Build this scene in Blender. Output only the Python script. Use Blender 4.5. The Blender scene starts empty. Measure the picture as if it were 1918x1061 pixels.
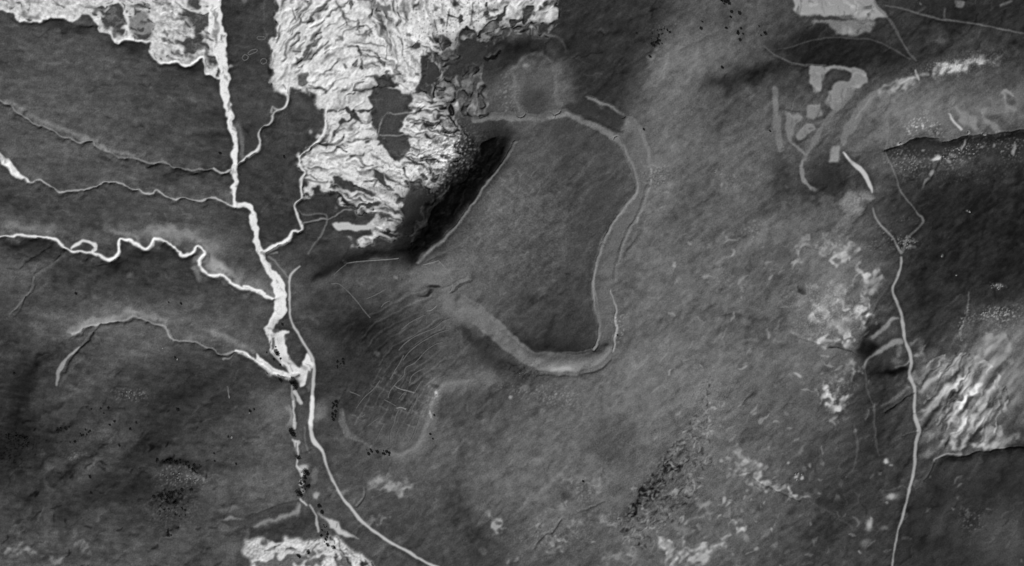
import bpy, math, random
import numpy as np
R = math.radians
S = 1.02                      # metres per unit of survey (photo) coordinate
def wx(x): return (x-959.0)*S
def wy(y): return (530.5-y)*S

# ------------------------------------------------------------------ camera, sky, sun
sc = bpy.context.scene
cd = bpy.data.cameras.new('camera'); cam = bpy.data.objects.new('camera', cd)
sc.collection.objects.link(cam); sc.camera = cam
CAMZ = 9000.0
cam.location = (0, 0, CAMZ); cam.rotation_euler = (0, 0, 0)
cd.sensor_width = 36; cd.lens = 36*CAMZ/(1918*S)
cd.clip_start = 100; cd.clip_end = 60000
sc.render.resolution_x = 1024; sc.render.resolution_y = 566
EL, AZ = R(40), R(146)        # sun height, compass bearing (north is up)
SUN = (math.sin(AZ)*math.cos(EL), math.cos(AZ)*math.cos(EL), math.sin(EL))
w = bpy.data.worlds.new('World'); sc.world = w; w.use_nodes = True
nt = w.node_tree; bg = nt.nodes['Background']
sky = nt.nodes.new('ShaderNodeTexSky'); sky.sky_type = 'NISHITA'; sky.sun_disc = False
sky.sun_elevation = EL; sky.sun_rotation = AZ
bw = nt.nodes.new('ShaderNodeRGBToBW')          # panchromatic film: grey sky light
nt.links.new(sky.outputs[0], bw.inputs[0]); nt.links.new(bw.outputs[0], bg.inputs[0])
bg.inputs[1].default_value = 0.06
sl = bpy.data.lights.new('sun', 'SUN'); sl.energy = 4.0; sl.angle = R(0.5); sl.color = (1, 1, 1)
so = bpy.data.objects.new('sun', sl); sc.collection.objects.link(so)
import mathutils
so.rotation_euler = mathutils.Vector(SUN).to_track_quat('Z', 'Y').to_euler()
so.location = (0, 0, 500)
sc.view_settings.view_transform = 'Standard'; sc.view_settings.look = 'None'
sc.view_settings.exposure = 0; sc.view_settings.gamma = 1
K = 1.0                        # albedo = linear tone * K

# ------------------------------------------------------------------ survey grid
G = 1.35; MARG = 150
X0, Y0 = -MARG, -MARG
NX = int((1918+2*MARG)/G)+1; NY = int((1061+2*MARG)/G)+1
gx = X0+np.arange(NX)*G; gy = Y0+np.arange(NY)*G
XX, YY = np.meshgrid(gx, gy)
rs = np.random.RandomState(7); random.seed(7)
KX = np.fft.rfftfreq(NX, G)[None, :]; KY = np.fft.fftfreq(NY, G)[:, None]
def fnoise(scale, ang=None, ratio=1.0, seed=0, p=1.6, oct_=True):
    """band-limited noise, scale = feature size; ang = streak direction (deg, photo axes)"""
    r = np.random.RandomState(seed+100)
    f = np.fft.rfft2(r.randn(NY, NX))
    if ang is None: k = np.hypot(KX, KY)*scale
    else:
        c, s = math.cos(R(ang)), math.sin(R(ang))
        k = np.hypot((KX*c+KY*s)*scale*.75/ratio**.85, (-KX*s+KY*c)*scale*.75)
    a = k/(1+k**2)**(p) if oct_ else k*np.exp(-k**2)
    n = np.fft.irfft2(f*a, s=(NY, NX))
    return n/n.std()
WXN, WYN = fnoise(30, seed=1, p=2.6), fnoise(30, seed=2, p=2.6)
WXB, WYB = fnoise(11, seed=3, p=3), fnoise(11, seed=4, p=3)
N60, N20, N8, N3 = fnoise(60, seed=5), fnoise(20, seed=6), fnoise(7, seed=8), fnoise(2.2, seed=9)
NS = fnoise(7, -35, .6, seed=10, p=1.9)

NWD = fnoise(24, seed=12, p=3)
VARY = True
NR = fnoise(20, -42, .38, 14, p=2.4)
TL = {}
for r_, oy in enumerate((0, 250, 500, 761)):
    for c_, ox in enumerate((0, 400, 800, 1200, 1518)):
        TL['%d%d' % (r_, c_)] = (ox, oy, 400/1415)
TL['p'] = (0, 0, 1.0)
TL['a'] = (620, 480, 260/1415); TL['b'] = (620, 665, 260/1415); TL['c'] = (480, 600, 160/1415)
TL['d'] = (500, 900, 220/1450); TL['e'] = (580, 150, 300/1415); TL['f'] = (500, 0, 300/1675)
TL['g'] = (1660, 0, 258/1918); TL['h'] = (1180, 20, 280/1918)
def P(s):
    """'tile:x,y x,y tile:x,y ...' -> list of survey points"""
    out = []; ox, oy, k = TL['p']
    for tok in s.split():
        if ':' in tok:
            t, tok = tok.split(':'); ox, oy, k = TL[t]
        x, y = tok.split(',')[:2]
        out.append((ox+float(x)*k, oy+float(y)*k))
    return out
def smooth(pts, ws=None, n=4, closed=False):
    m = len(pts)
    if m < 3: return pts, ws
    o, ow = [], []
    for i in range(m if closed else m-1):
        g = (lambda j: pts[j % m]) if closed else (lambda j: pts[max(0, min(m-1, j))])
        p0, p1, p2, p3 = g(i-1), g(i), g(i+1), g(i+2)
        for q in range(n):
            t = q/n
            o.append(tuple(0.5*(2*p1[a]+(p2[a]-p0[a])*t+(2*p0[a]-5*p1[a]+4*p2[a]-p3[a])*t*t+(3*p1[a]-p0[a]-3*p2[a]+p3[a])*t**3) for a in (0, 1)))
            if ws: ow.append(ws[i]*(1-t)+ws[(i+1) % m]*t)
    if not closed:
        o.append(pts[-1])
        if ws: ow.append(ws[-1])
    return o, (ow if ws else None)
def win(pts, m):
    xs = [p[0] for p in pts]; ys = [p[1] for p in pts]
    i0 = max(0, int((min(xs)-m-X0)/G)); i1 = min(NX, int((max(xs)+m-X0)/G)+2)
    j0 = max(0, int((min(ys)-m-Y0)/G)); j1 = min(NY, int((max(ys)+m-Y0)/G)+2)
    return slice(j0, max(j0+1, j1)), slice(i0, max(i0+1, i1))
def ldist(s, wd, j=1.5, far=30, sm=True, closed=False):
    """distance to polyline; returns window, distance, local half width"""
    pts = P(s) if isinstance(s, str) else s
    ws = list(wd) if isinstance(wd, (list, tuple)) else [wd]*len(pts)
    if len(ws) != len(pts):
        ws = list(np.interp(np.linspace(0, 1, len(pts)), np.linspace(0, 1, len(ws)), ws))
    if sm: pts, ws = smooth(pts, ws, closed=closed)
    m = max(ws)+far; sl = win(pts, m)
    x = XX[sl]+WXN[sl]*j+WXB[sl]*j*.35; y = YY[sl]+WYN[sl]*j+WYB[sl]*j*.35
    D = np.full(x.shape, 1e9); W = np.ones(x.shape)
    n = len(pts)
    for i in range(n if closed else n-1):
        (ax, ay), (bx, by) = pts[i], pts[(i+1) % n]
        i0 = max(sl[1].start, int((min(ax, bx)-m-X0)/G)); i1 = min(sl[1].stop, int((max(ax, bx)+m-X0)/G)+2)
        j0 = max(sl[0].start, int((min(ay, by)-m-Y0)/G)); j1 = min(sl[0].stop, int((max(ay, by)+m-Y0)/G)+2)
        if i1 <= i0 or j1 <= j0: continue
        q = (slice(j0-sl[0].start, j1-sl[0].start), slice(i0-sl[1].start, i1-sl[1].start))
        dx, dy = bx-ax, by-ay; L = dx*dx+dy*dy+1e-9
        t = np.clip(((x[q]-ax)*dx+(y[q]-ay)*dy)/L, 0, 1)
        d = np.hypot(x[q]-ax-t*dx, y[q]-ay-t*dy)
        wv = ws[i]+(ws[(i+1) % n]-ws[i])*t
        u = d < D[q]
        D[q] = np.where(u, d, D[q]); W[q] = np.where(u, wv, W[q])
    W = W*(1+(.15 if sm and VARY else 0)*np.clip(NWD[sl], -1.6, 1.6))
    return sl, D, W/2
def gblur(a, s):
    if s <= 0: return a
    s = s/G; p = int(3*s)+1; a = np.pad(a, p, mode='edge')
    ky = np.fft.fftfreq(a.shape[0])[:, None]; kx = np.fft.rfftfreq(a.shape[1])[None, :]
    o = np.fft.irfft2(np.fft.rfft2(a)*np.exp(-2*math.pi**2*s*s*(kx**2+ky**2)), s=a.shape)
    return o[p:-p, p:-p]
def pmask(s, soft=1.5, j=2.0, sm=False):
    pts = P(s) if isinstance(s, str) else s
    if sm: pts, _ = smooth(pts, None, 3, True)
    sl = win(pts, 4*soft+4*j+4)
    x = XX[sl]+WXN[sl]*j+WXB[sl]*j*.35; y = YY[sl]+WYN[sl]*j+WYB[sl]*j*.35
    M = np.zeros(x.shape, bool); n = len(pts)
    for i in range(n):
        (ax, ay), (bx, by) = pts[i], pts[(i+1) % n]
        if ay == by: continue
        c = ((ay > y) != (by > y)) & (x < (bx-ax)*(y-ay)/(by-ay)+ax)
        M ^= c
    return sl, gblur(M.astype(float), soft)
def emask(x, y, rx, ry, ang=0, soft=.5, j=2):
    m = max(rx, ry)*2.6+10; sl = win([(x, y)], m)
    dx = XX[sl]+WXN[sl]*j-x; dy = YY[sl]+WYN[sl]*j-y
    c, s = math.cos(R(ang)), math.sin(R(ang))
    q = np.hypot((dx*c+dy*s)/rx, (-dx*s+dy*c)/ry)
    return sl, 1/(1+np.exp(np.clip((q-1)/(soft*.35), -30, 30)))

def lin(t):
    t = np.clip(t, 0, 255)/255.0
    return np.where(t <= .04045, t/12.92, ((t+.055)/1.055)**2.4)

# ------------------------------------------------------------------ ground cover tone (bare earth ... dark sward, slope shade painted in)
GR = """70 70 65 65 62 60 65 70 70 70 70 65 60 50 55 72 80 78 70 55 55 55 52 50
72 72 70 66 62 62 65 65 65 65 55 60 80 60 52 95 95 80 60 52 55 55 62 62
75 74 72 68 65 68 66 65 65 60 65 80 82 75 62 92 82 78 80 78 95 100 95 90
78 80 80 74 66 62 64 60 60 60 65 60 80 72 85 95 92 88 88 80 85 80 75 55
66 68 70 74 74 64 62 60 60 60 55 85 82 76 85 95 90 88 75 60 75 52 45 45
72 68 66 66 78 72 60 60 70 60 62 85 76 74 85 92 85 88 92 95 75 55 42 42
80 68 64 64 64 66 90 62 72 80 88 78 72 74 88 92 92 88 85 100 85 50 46 40
62 76 78 80 78 74 70 66 56 68 80 76 66 72 90 92 90 85 88 100 75 60 66 85
58 68 72 64 60 66 70 62 60 66 75 72 76 85 95 98 98 95 92 90 55 75 85 95
52 60 64 60 60 62 75 60 66 66 78 76 82 90 95 98 98 92 85 75 56 72 95 90
42 62 75 62 62 70 80 70 78 85 82 84 90 94 90 92 95 92 85 78 62 62 75 58
60 66 62 55 60 80 85 78 78 78 80 88 90 90 92 85 92 88 75 66 58 55 50 50
70 68 72 70 75 75 70 75 72 70 72 75 85 85 92 92 92 86 75 65 60 52 55 70
88 82 82 80 80 80 85 80 75 75 70 75 80 82 88 92 90 80 70 65 60 52 52 65"""
gv = np.array([[float(v) for v in l.split()] for l in GR.split('\n')])
cx = 40+80*np.arange(24); cyy = np.array([40+80*i for i in range(13)]+[1090])
tmp = np.array([np.interp(gx, cx, row) for row in gv])
T = np.array([np.interp(gy, cyy, tmp[:, i]) for i in range(NX)]).T
T = gblur(T, 16)
F = np.zeros((NY, NX))          # wanted tilt towards (+) or away from (-) the sun
Hx = np.zeros((NY, NX))         # explicit relief, metres
ID = np.zeros((NY, NX), np.int16)
REG = []                        # (id, name, label, category, kind, group, bank height map?)
BANK = np.zeros((NY, NX))
def reg(name, **kw):
    REG.append((name, kw)); return len(REG)
ROUGH = np.zeros((NY, NX))      # how mottled the cover is

def tl(s, wd, v, a=1, soft=1.0, j=1.0, sm=True, ident=0, closed=False, rag=0):
    sl, D, H = ldist(s, wd, j, sm=sm, far=soft*4+8, closed=closed)
    m = 1/(1+np.exp(np.clip((D-H)/(soft*.5), -30, 30)))
    if rag: m = np.clip(m*(1-.15*rag+rag*.42*NR[sl]), 0, 1.15)
    T[sl] = T[sl]*(1-a*m)+v*a*m
    if ident: ID[sl] = np.where(m > .5, ident, ID[sl])
def td(s, wd, dv, j=1.0):
    sl, D, H = ldist(s, wd, j, far=max(wd) if isinstance(wd, (list, tuple)) else wd)
    T[sl] += dv*np.exp(-(D/H)**2)
def fl(s, wd, v, j=1.5):
    sl, D, H = ldist(s, wd, j, far=(max(wd) if isinstance(wd, (list, tuple)) else wd)*1.5)
    F[sl] += v*np.exp(-(D/H)**2)
def gul(s, wd, dep, j=1.0):
    """eroded channel (dep>0) or bank (dep<0) as real relief"""
    sl, D, H = ldist(s, wd, j, far=(max(wd) if isinstance(wd, (list, tuple)) else wd)*1.5)
    Hx[sl] -= dep*np.exp(-(D/H)**2)
def tp(s, v, a=1, soft=1.5, j=2.0, ident=0, sm=False):
    sl, m = pmask(s, soft, j, sm)
    T[sl] = T[sl]*(1-a*m)+v*a*m
    if ident: ID[sl] = np.where(m > .5, ident, ID[sl])
    return sl, m
def fp(s, v, soft=4, j=2):
    sl, m = pmask(s, soft, j); F[sl] += v*m
def te(x, y, rx, ry, ang, v, a=1, soft=.5, j=2):
    sl, m = emask(x, y, rx, ry, ang, soft, j); T[sl] = T[sl]*(1-a*m)+v*a*m
def fe(x, y, rx, ry, ang, v, soft=1.0, j=3):
    sl, m = emask(x, y, rx, ry, ang, soft, j); F[sl] += v*m
def pt(t, x, y):
    ox, oy, k = TL[t]; return ox+x*k, oy+y*k
def speck(t, x, y, rx, ry, ang, amp, n=None, thr=.3, grow=0):
    """patches of bare spots (amp>0) or tufts (amp<0) inside an ellipse"""
    ox, oy, k = TL[t]
    sl, m = emask(ox+x*k, oy+y*k, rx*k, ry*k, ang, .8, 3)
    q = (NS if n is None else n)[sl]; amp = amp*.6
    T[sl] += amp*m*np.clip(q-thr, 0, 1.6)
def q(t, x, y, rx, ry):
    ox, oy, k = TL[t]; return ox+x*k, oy+y*k, rx*k, ry*k
# ================================================================== FEATURES
T += 1.6*N60+1.4*N20
# ---- soft tone patches of the cover (vegetation density and painted slope shade)
for a in [('11', 300, 100, 200, 90, 0, 60, .4), ('20', 230, 560, 120, 60, -60, 88, .4), ('20', 880, 480, 260, 90, 10, 92, .5),
          ('20', 750, 330, 330, 60, -8, 98, .7), ('20', 1250, 420, 180, 70, 20, 90, .6), ('20', 150, 800, 60, 180, 15, 45, .6),
          ('21', 130, 460, 260, 90, 25, 92, .5), ('21', 950, 460, 190, 110, 20, 46, .8), ('21', 900, 640, 150, 130, 30, 56, .6),
          ('21', 750, 740, 100, 160, 5, 58, .6), ('21', 650, 450, 70, 40, 40, 82, .5), ('21', 760, 560, 90, 60, 45, 76, .5),
          ('11', 740, 860, 170, 50, -15, 52, .6), ('11', 1150, 780, 280, 50, 0, 58, .7), ('21', 720, 110, 110, 60, -20, 86, .5),
          ('22', 250, 760, 200, 45, -8, 108, .8), ('32', 30, 250, 200, 50, 0, 96, .3), ('22', 250, 900, 190, 110, 0, 76, .7), ('22', 600, 700, 130, 40, 20, 60, .7),
          ('22', 830, 480, 330, 60, 0, 56, .75), ('22', 980, 380, 150, 110, 0, 60, .6), ('12', 950, 200, 120, 200, 0, 66, .5), ('12', 1250, 500, 100, 220, 20, 68, .5),
          ('12', 200, 860, 200, 60, -25, 92, .5), ('12', 650, 120, 160, 80, 0, 88, .5), ('02', 900, 850, 120, 80, 0, 62, .4), ('02', 700, 680, 110, 70, 0, 64, .5),
          ('02', 460, 560, 120, 150, 0, 86, .5), ('02', 900, 560, 80, 120, 0, 92, .6), ('02', 1150, 250, 260, 200, 30, 52, .6), ('02', 1120, 560, 120, 130, 0, 50, .7),
          ('03', 200, 430, 220, 130, -30, 100, .5), ('03', 1100, 330, 120, 80, 0, 86, .4), ('03', 650, 520, 160, 40, -12, 64, .7),
          ('03', 950, 440, 160, 35, -15, 56, .85), ('03', 750, 470, 90, 30, -10, 55, .7), ('03', 1350, 370, 120, 70, 0, 48, .7), ('03', 1050, 250, 120, 60, 0, 56, .5),
          ('03', 100, 700, 140, 60, 30, 95, .5), ('13', 530, 190, 60, 25, 0, 98, .3), ('13', 950, 260, 60, 120, 0, 52, .6), ('13', 1250, 260, 90, 90, 0, 55, .8),
          ('13', 700, 680, 170, 60, -40, 96, .6), ('13', 950, 500, 110, 50, -20, 76, .5), ('13', 1250, 600, 200, 60, 0, 92, .5), ('13', 750, 830, 130, 70, -35, 92, .4),
          ('33', 250, 120, 70, 60, 0, 78, .5), ('23', 730, 830, 120, 150, 0, 90, .5), ('23', 730, 870, 12, 55, 35, 66, .8), ('23', 620, 320, 150, 18, 6, 68, .8),
          ('24', 200, 300, 90, 60, 0, 44, .0), ('14', 130, 290, 70, 90, 0, 50, .8), ('14', 400, 320, 110, 60, 0, 60, .6), ('14', 900, 500, 400, 110, -5, 46, .5),
          ('14', 750, 760, 250, 60, 10, 47, .5), ('24', 900, 200, 200, 130, 60, 56, .5), ('24', 1150, 640, 230, 60, 0, 96, .5), ('24', 750, 420, 100, 120, 0, 58, .6),
          ('34', 700, 480, 60, 90, 20, 72, .6), ('34', 300, 250, 90, 200, 8, 58, .5), ('34', 870, 740, 30, 160, 40, 66, .6), ('34', 1250, 850, 130, 110, 0, 86, .7),
          ('34', 1050, 830, 120, 70, 0, 70, .5), ('33', 150, 700, 130, 120, 0, 92, .0), ('00', 480, 195, 110, 25, 5, 40, .7), ('00', 380, 150, 70, 25, 10, 48, .6),
          ('00', 850, 310, 120, 25, 5, 42, .7), ('00', 1260, 455, 70, 25, -5, 36, .7), ('00', 1000, 850, 300, 60, 5, 64, .5), ('00', 250, 790, 150, 60, 30, 88, .4),
          ('00', 1300, 860, 90, 22, 5, 92, .5), ('00', 1330, 895, 130, 14, 4, 48, .6), ('10', 1200, 270, 200, 30, -12, 52, .6), ('11', 110, 420, 40, 60, 0, 106, .6),
          ('10', 130, 740, 110, 28, -3, 36, .85), ('10', 300, 770, 130, 28, -25, 48, .7), ('10', 750, 870, 110, 30, -10, 42, .7), ('10', 1000, 800, 120, 40, -20, 48, .7),
          ('10', 1230, 830, 70, 30, 0, 42, .7), ('10', 400, 880, 90, 25, -50, 44, .6), ('10', 1050, 640, 130, 36, 0, 98, .8), ('10', 250, 630, 140, 24, 4, 98, .7),
          ('10', 80, 590, 70, 40, 0, 104, .6), ('10', 1270, 690, 160, 36, 15, 98, .8), ('10', 1390, 850, 60, 80, 0, 104, .7), ('11', 70, 740, 100, 60, 10, 92, .4), ('11', 30, 880, 120, 40, 30, 122, .7),
          ('21', 300, 110, 140, 30, 30, 100, .5), ('21', 250, 700, 150, 60, 30, 60, .5), ('21', 100, 900, 160, 40, 0, 54, .6)]:
    t_, x_, y_, rx_, ry_, an_, v_, al_ = a
    te(*q(t_, x_, y_, rx_, ry_), an_, v_, al_, soft=1.1, j=4)
HOL = [('30:1250,30 1150,100 1000,200 900,280 800,350 680,430 560,530 450,620 330,720 420,790 560,720 700,650 900,600 1000,560 1000,480 960,400 1100,300 1250,180 1350,60', 50, .7, 7),
       ('20:1100,800 1300,700 1415,640 1415,1000 1250,1061 1100,1000', 58, .5, 14), ('31:0,760 120,740 300,690 520,620 560,700 480,770 200,830 250,860 500,860 600,830 680,780 640,700 560,720', 58, .6, 6),
       ('20:50,1061 60,900 110,760 180,640 260,600 200,760 130,960 130,1061', 44, .6, 7), ('34:0,0 200,0 300,300 200,560 60,660 300,900 560,1000 560,700 640,400 690,200 560,0', 60, .45, 16),
       ('32:60,640 180,560 250,590 320,720 420,850 560,1061 240,1061 200,880', 62, .6, 7), ('32:1020,240 1180,100 1330,60 1400,240 1280,420 1180,360', 76, .6, 12), ('32:720,260 760,440 860,440 860,200', 80, .3, 14),
       ('33:330,0 560,60 700,330 900,420 1150,520 1415,300 1415,0 1000,0', 82, .4, 20), ('33:1000,300 1415,100 1415,900 1200,700', 64, .5, 22), ('04:560,20 1365,20 1365,160 700,120', 46, .6, 10), ('03:980,270 1060,190 1160,160 1415,240 1415,430 1110,430 830,330', 46, .75, 5), ('04:-60,250 0,240 300,240 520,300 660,400 480,420 300,430 0,430', 44, .75, 4),
       ('02:880,0 1100,0 1415,0 1415,380 1330,520 1300,690 1100,660 960,640 980,420 900,240', 54, .6, 10), ('03:0,0 260,0 140,130 60,260 0,420', 52, .6, 9), ('03:400,560 560,470 760,440 1000,400 1060,440 880,500 700,560 480,620', 54, .7, 6), ('24:640,0 1365,0 1365,220 1100,260 900,380 860,600 700,560 640,300', 50, .45, 18)]
for s_, v_, al_, sf_ in HOL:
    sl, m_ = pmask(s_, sf_, 5); T[sl] = T[sl]*(1-al_*m_)+v_*al_*m_
T = gblur(T, 3)
B_ = gblur(T, 100); T = B_+1.75*(T-B_)
def gw(x, y, r): return np.exp(-((XX-x)**2+(YY-y)**2)/(2*r*r))
T += 6*gw(1290, 480, 190)+6*gw(1000, 860, 160)+9*gw(140, 130, 110)+4*gw(200, 380, 130)+5*gw(420, 860, 90)+5*gw(1350, 720, 150)+4*gw(930, 520, 90)-4*gw(1060, 560, 60)
NA1, NA2, NA3 = fnoise(26, -38, .3, 11), fnoise(24, 6, .3, 12), fnoise(9, -38, .3, 13)
wl = 1/(1+np.exp((XX-620)/80)); T += (NA2*wl+NA1*(1-wl))*2.0+NA3*.6*(1-wl)+N20*.5

# ---- badlands: bare pale clay hillside cut by gullies
i_bad = reg('eroded_hillside', kind='structure', label='pale bare eroded hillside cut by dark gullies above the scarp')
BL = ('01:430,-120 430,0 400,120 385,330 370,480 395,600 460,640 500,600 570,560 600,620 640,590 665,650 740,740 742,800 700,890 650,950 600,1020 '
      '11:572,170 585,240 600,270 580,330 590,425 640,400 685,335 740,355 800,380 840,440 850,480 890,500 940,560 1000,545 1040,540 1060,590 '
      '1180,640 900,700 1000,735 1180,725 1245,690 1250,560 1215,470 1180,430 1250,380 1290,330 1400,350 '
      '12:60,360 120,320 160,210 200,120 225,60 02:215,910 180,890 130,900 90,850 60,740 10,640 -40,560 -15,470 20,400 80,350 150,390 200,370 190,300 260,260 350,280 '
      '430,240 520,230 600,200 700,160 780,150 860,130 870,60 850,-20 850,-300')
sl, mb = tp(BL, 203, 1, 1.8, 6, ident=i_bad)
BM = np.zeros((NY, NX)); BM[sl] = mb
tp('11:780,600 820,590 1010,610 1060,560 1130,560 1180,640 1230,660 1240,700 1150,660 1040,640 820,640', 180, 1, 1, 1, ident=i_bad)
# separate pale ribs east of the hillside
for s_ in ['02:-10,640 60,640 130,700 220,900 200,920 100,890 60,800 0,800', '02:60,560 120,520 170,560 180,650 150,690 70,680 40,640',
           '02:150,690 185,710 190,750 160,750', '02:220,510 320,410 350,440 330,500 300,540 290,620 270,690 290,780 240,780 220,730 250,660 240,600 210,590',
           '02:340,600 370,550 390,560 370,620 390,690 350,700', '02:90,330 140,350 150,410 90,400', '02:80,450 150,440 150,480 100,480', '02:440,350 490,350 470,380 430,375',
           '02:160,330 200,320 200,370 170,370', '02:340,740 410,760 400,785 350,775', '02:220,820 260,840 290,920 240,890', '02:380,870 400,880 390,920',
           '02:720,240 780,265 830,240 800,230 740,215 700,190 700,230', '02:540,180 580,190 560,215 530,210', '02:390,385 490,355 480,380 420,410']:
    sl, m_ = tp(s_, 178, .85, 1.6, 2.5, ident=i_bad); BM[sl] = np.maximum(BM[sl], m_)
# vegetated hollows inside it
DK = ['01:1050,575 1120,560 1190,590 1250,610 1330,650 1310,700 1250,800 1240,860 1290,930 1290,1020 11:1300,110 1240,190 1200,180 1170,120 1100,70 01:1080,960 1090,900 1040,830 1050,700 1030,640',
      '01:1070,520 1150,500 1230,560 1190,580 1080,560', '01:1380,380 1430,350 02:70,350 80,440 60,560 0,600 01:1390,610 1340,610 1370,500',
      '02:230,200 300,180 330,220 310,270 240,300 210,270', '02:200,100 240,95 250,130 215,145', '02:80,240 130,250 150,310 120,330 90,290',
      '02:470,110 540,40 500,130 440,150', '02:380,10 410,10 400,100 340,110 400,70', '02:560,120 640,110 600,150 560,170', '02:210,250 400,280 330,390 220,420 200,350 180,320',
      '02:630,60 700,30 700,110 640,150', '02:390,170 460,130 480,180 430,200 340,260', '02:490,200 700,150 690,180 580,200 520,230',
      '11:790,310 830,295 930,320 920,350 1090,400 1080,415 950,395 800,350', '11:1030,245 1100,250 1190,380 1130,340 1060,270', '11:1090,250 1150,270 1240,340 1190,320',
      '11:880,490 960,470 1100,455 1110,470 960,490 900,510', '11:830,540 1060,525 1120,535 1240,580 1230,590 1090,540 1030,570 940,590 890,565',
      '11:1120,560 1190,590 1160,600', '11:900,640 1040,660 1000,680 880,690 850,660', '11:1090,640 1240,680 1230,695 1120,665',
      'e:155,310 200,260 290,235 370,250 450,340 460,390 430,370 400,330 320,380 240,470 190,525 205,460 280,400 240,370 260,350 350,345 380,300 300,255 210,280',
      'e:390,255 420,275 540,262 540,275 440,285 400,270', 'e:500,545 550,540 530,570 490,570', 'e:810,780 840,800 860,860 830,830', 'e:970,835 1040,850 1040,885 985,880', 'e:1070,865 1110,880 1080,895',
      'e:940,700 1010,700 1060,760 1140,715 1050,690', 'e:860,370 940,380 1000,395 1130,385 1130,370 1000,375 920,360', 'e:720,495 850,500 960,520 900,530', 'e:1060,120 1090,130 1080,170',
      'e:1130,60 1190,70 1170,100 1140,100', 'e:1100,145 1180,150 1150,165', 'f:960,455 990,500 1020,600 1010,700 985,740 960,730 1000,690 1000,620 960,530 940,470',
      'f:1080,0 1110,20 1090,100 1110,150 1080,240 1060,220 1090,130', 'f:1150,20 1200,60 1290,50 1320,120 1270,120 1300,240 1270,220 1220,130 1150,90',
      'f:860,0 890,0 880,80 860,70', 'f:770,110 830,170 840,250 800,220', 'f:930,170 960,180 970,250 1030,280 1010,290 960,260 960,350 930,340', 'f:1430,500 1520,490 1550,430 1610,470 1570,540 1530,520',
      'f:1070,350 1110,350 1090,380', 'f:1460,350 1500,340 1530,375 1470,375', 'f:1100,290 1140,280 1130,320', 'f:900,640 950,640 940,690 910,680', 'f:800,690 830,690 820,730',
      'f:1230,750 1280,760 1270,820 1240,800', 'f:1030,520 1080,520 1060,545', 'f:1200,620 1240,640 1230,700 1200,680', 'f:1420,120 1450,120 1450,200 1430,210', 'f:370,10 430,20 410,50 380,40',
      'f:330,790 380,760 430,780 440,870 390,900 340,860', 'f:1630,600 1680,600 1690,850 1640,860 1650,700', 'f:740,400 800,400 810,440 760,430', 'f:0,0 110,0 130,60 90,140 50,230 40,400 0,600']
for s_ in DK:
    lo = 58 if 'f:' not in s_ else 105
    if s_.startswith('f:960') or s_.startswith('f:1430') or s_.startswith('f:1630') or s_.startswith('f:0,0') : lo = 62
    sl, m_ = tp(s_, lo, .93, 1.0, 2.2)
    BM[sl] *= 1-.9*m_
    if len(s_) > 90: ID[sl] = np.where((m_ > .5) & (ID[sl] == i_bad) & ('01:' in s_ or '02:' in s_), 0, ID[sl])
# dark gully strokes: gully shade and vegetation painted into the tone
STR = ['f:450,290 520,260 600,200', 'f:450,430 490,370 570,340', 'f:450,620 500,550 580,490 640,430', 'f:180,580 210,450 300,360 340,350', 'f:270,540 350,530', 'f:240,230 290,180', 'f:490,130 540,100 620,40',
       'f:340,180 380,225 440,210 460,180', 'f:100,440 120,370 130,270', 'f:250,480 310,430 330,350', 'f:290,600 330,640 350,600', 'f:600,550 650,520', 'f:1030,800 1140,790 1180,820',
       'f:900,940 1000,940 1110,905 1200,900', 'f:900,930 960,880 1010,860', 'f:1250,480 1250,620', 'f:1270,830 1330,790 1400,770', 'f:1410,400 1420,570', 'f:440,890 500,910 600,930',
       'f:720,10 760,80 830,270', 'f:250,90 290,200', 'f:1030,270 1110,360', 'f:850,490 900,480 960,470', 'f:170,880 210,960', 'f:330,700 370,690', 'e:80,545 130,560 240,550 300,500',
       'e:240,580 320,630', 'e:440,710 490,750', 'e:520,800 560,780 600,760', 'e:380,90 480,90 560,65', 'e:880,285 960,270 1020,230', 'e:620,410 640,330 700,290', 'e:880,595 970,605',
       'e:930,480 960,460 1040,460', 'e:480,900 600,880 560,940', 'e:0,70 120,80 150,110', 'e:0,830 60,880', 'e:340,130 400,110', 'e:1150,330 1180,430 1230,520', 'e:830,890 960,910',
       '11:1100,300 1190,375', '11:600,300 700,320 760,320', '11:900,150 960,160 1000,200', '11:820,80 880,120', '11:700,60 820,70 870,10', '02:150,60 130,180', '02:300,20 290,140', '02:40,130 60,200']
for s_ in STR:
    sl, D, H = ldist(s_, [1.5, 3.6, 1.5], 1.0, far=8)
    m_ = np.exp(-(D/(H*1.1+.5))**2); T[sl] = T[sl]*(1-.6*m_)+75*.6*m_
    Hx[sl] -= 1.6*m_
# small eroded texture, streaks following the slope
n_ne = fnoise(11, -48, .3, 21, 2); n_ns = fnoise(12, 88, .25, 22, 2); n_ew = fnoise(9, 6, .3, 23, 2); n_se = fnoise(9, 22, .3, 24, 2)
n_mix = fnoise(6, -30, .6, 25, 2)
def gw(x, y, r): return np.exp(-((XX-x)**2+(YY-y)**2)/(2*r*r))
wa, wb, wc, wd_, we = gw(570, 70, 70), gw(760, 10, 80)+gw(930, 60, 60)*.6, gw(800, 260, 60)+gw(690, 420, 55), gw(680, 330, 60)+gw(640, 260, 40), gw(840, 100, 40)
nb = (n_ne*(wa+.6*we)+n_ns*wb+n_ew*wc+n_se*wd_+.3*n_ne)/(wa+wb+wc+wd_+.6*we+.3); nb = .85*nb/nb[BM > .5].std()+.3*n_mix
T += BM*(np.clip(nb, -2.5, 1.2)*5+N8*3+N20*6+8)
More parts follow.
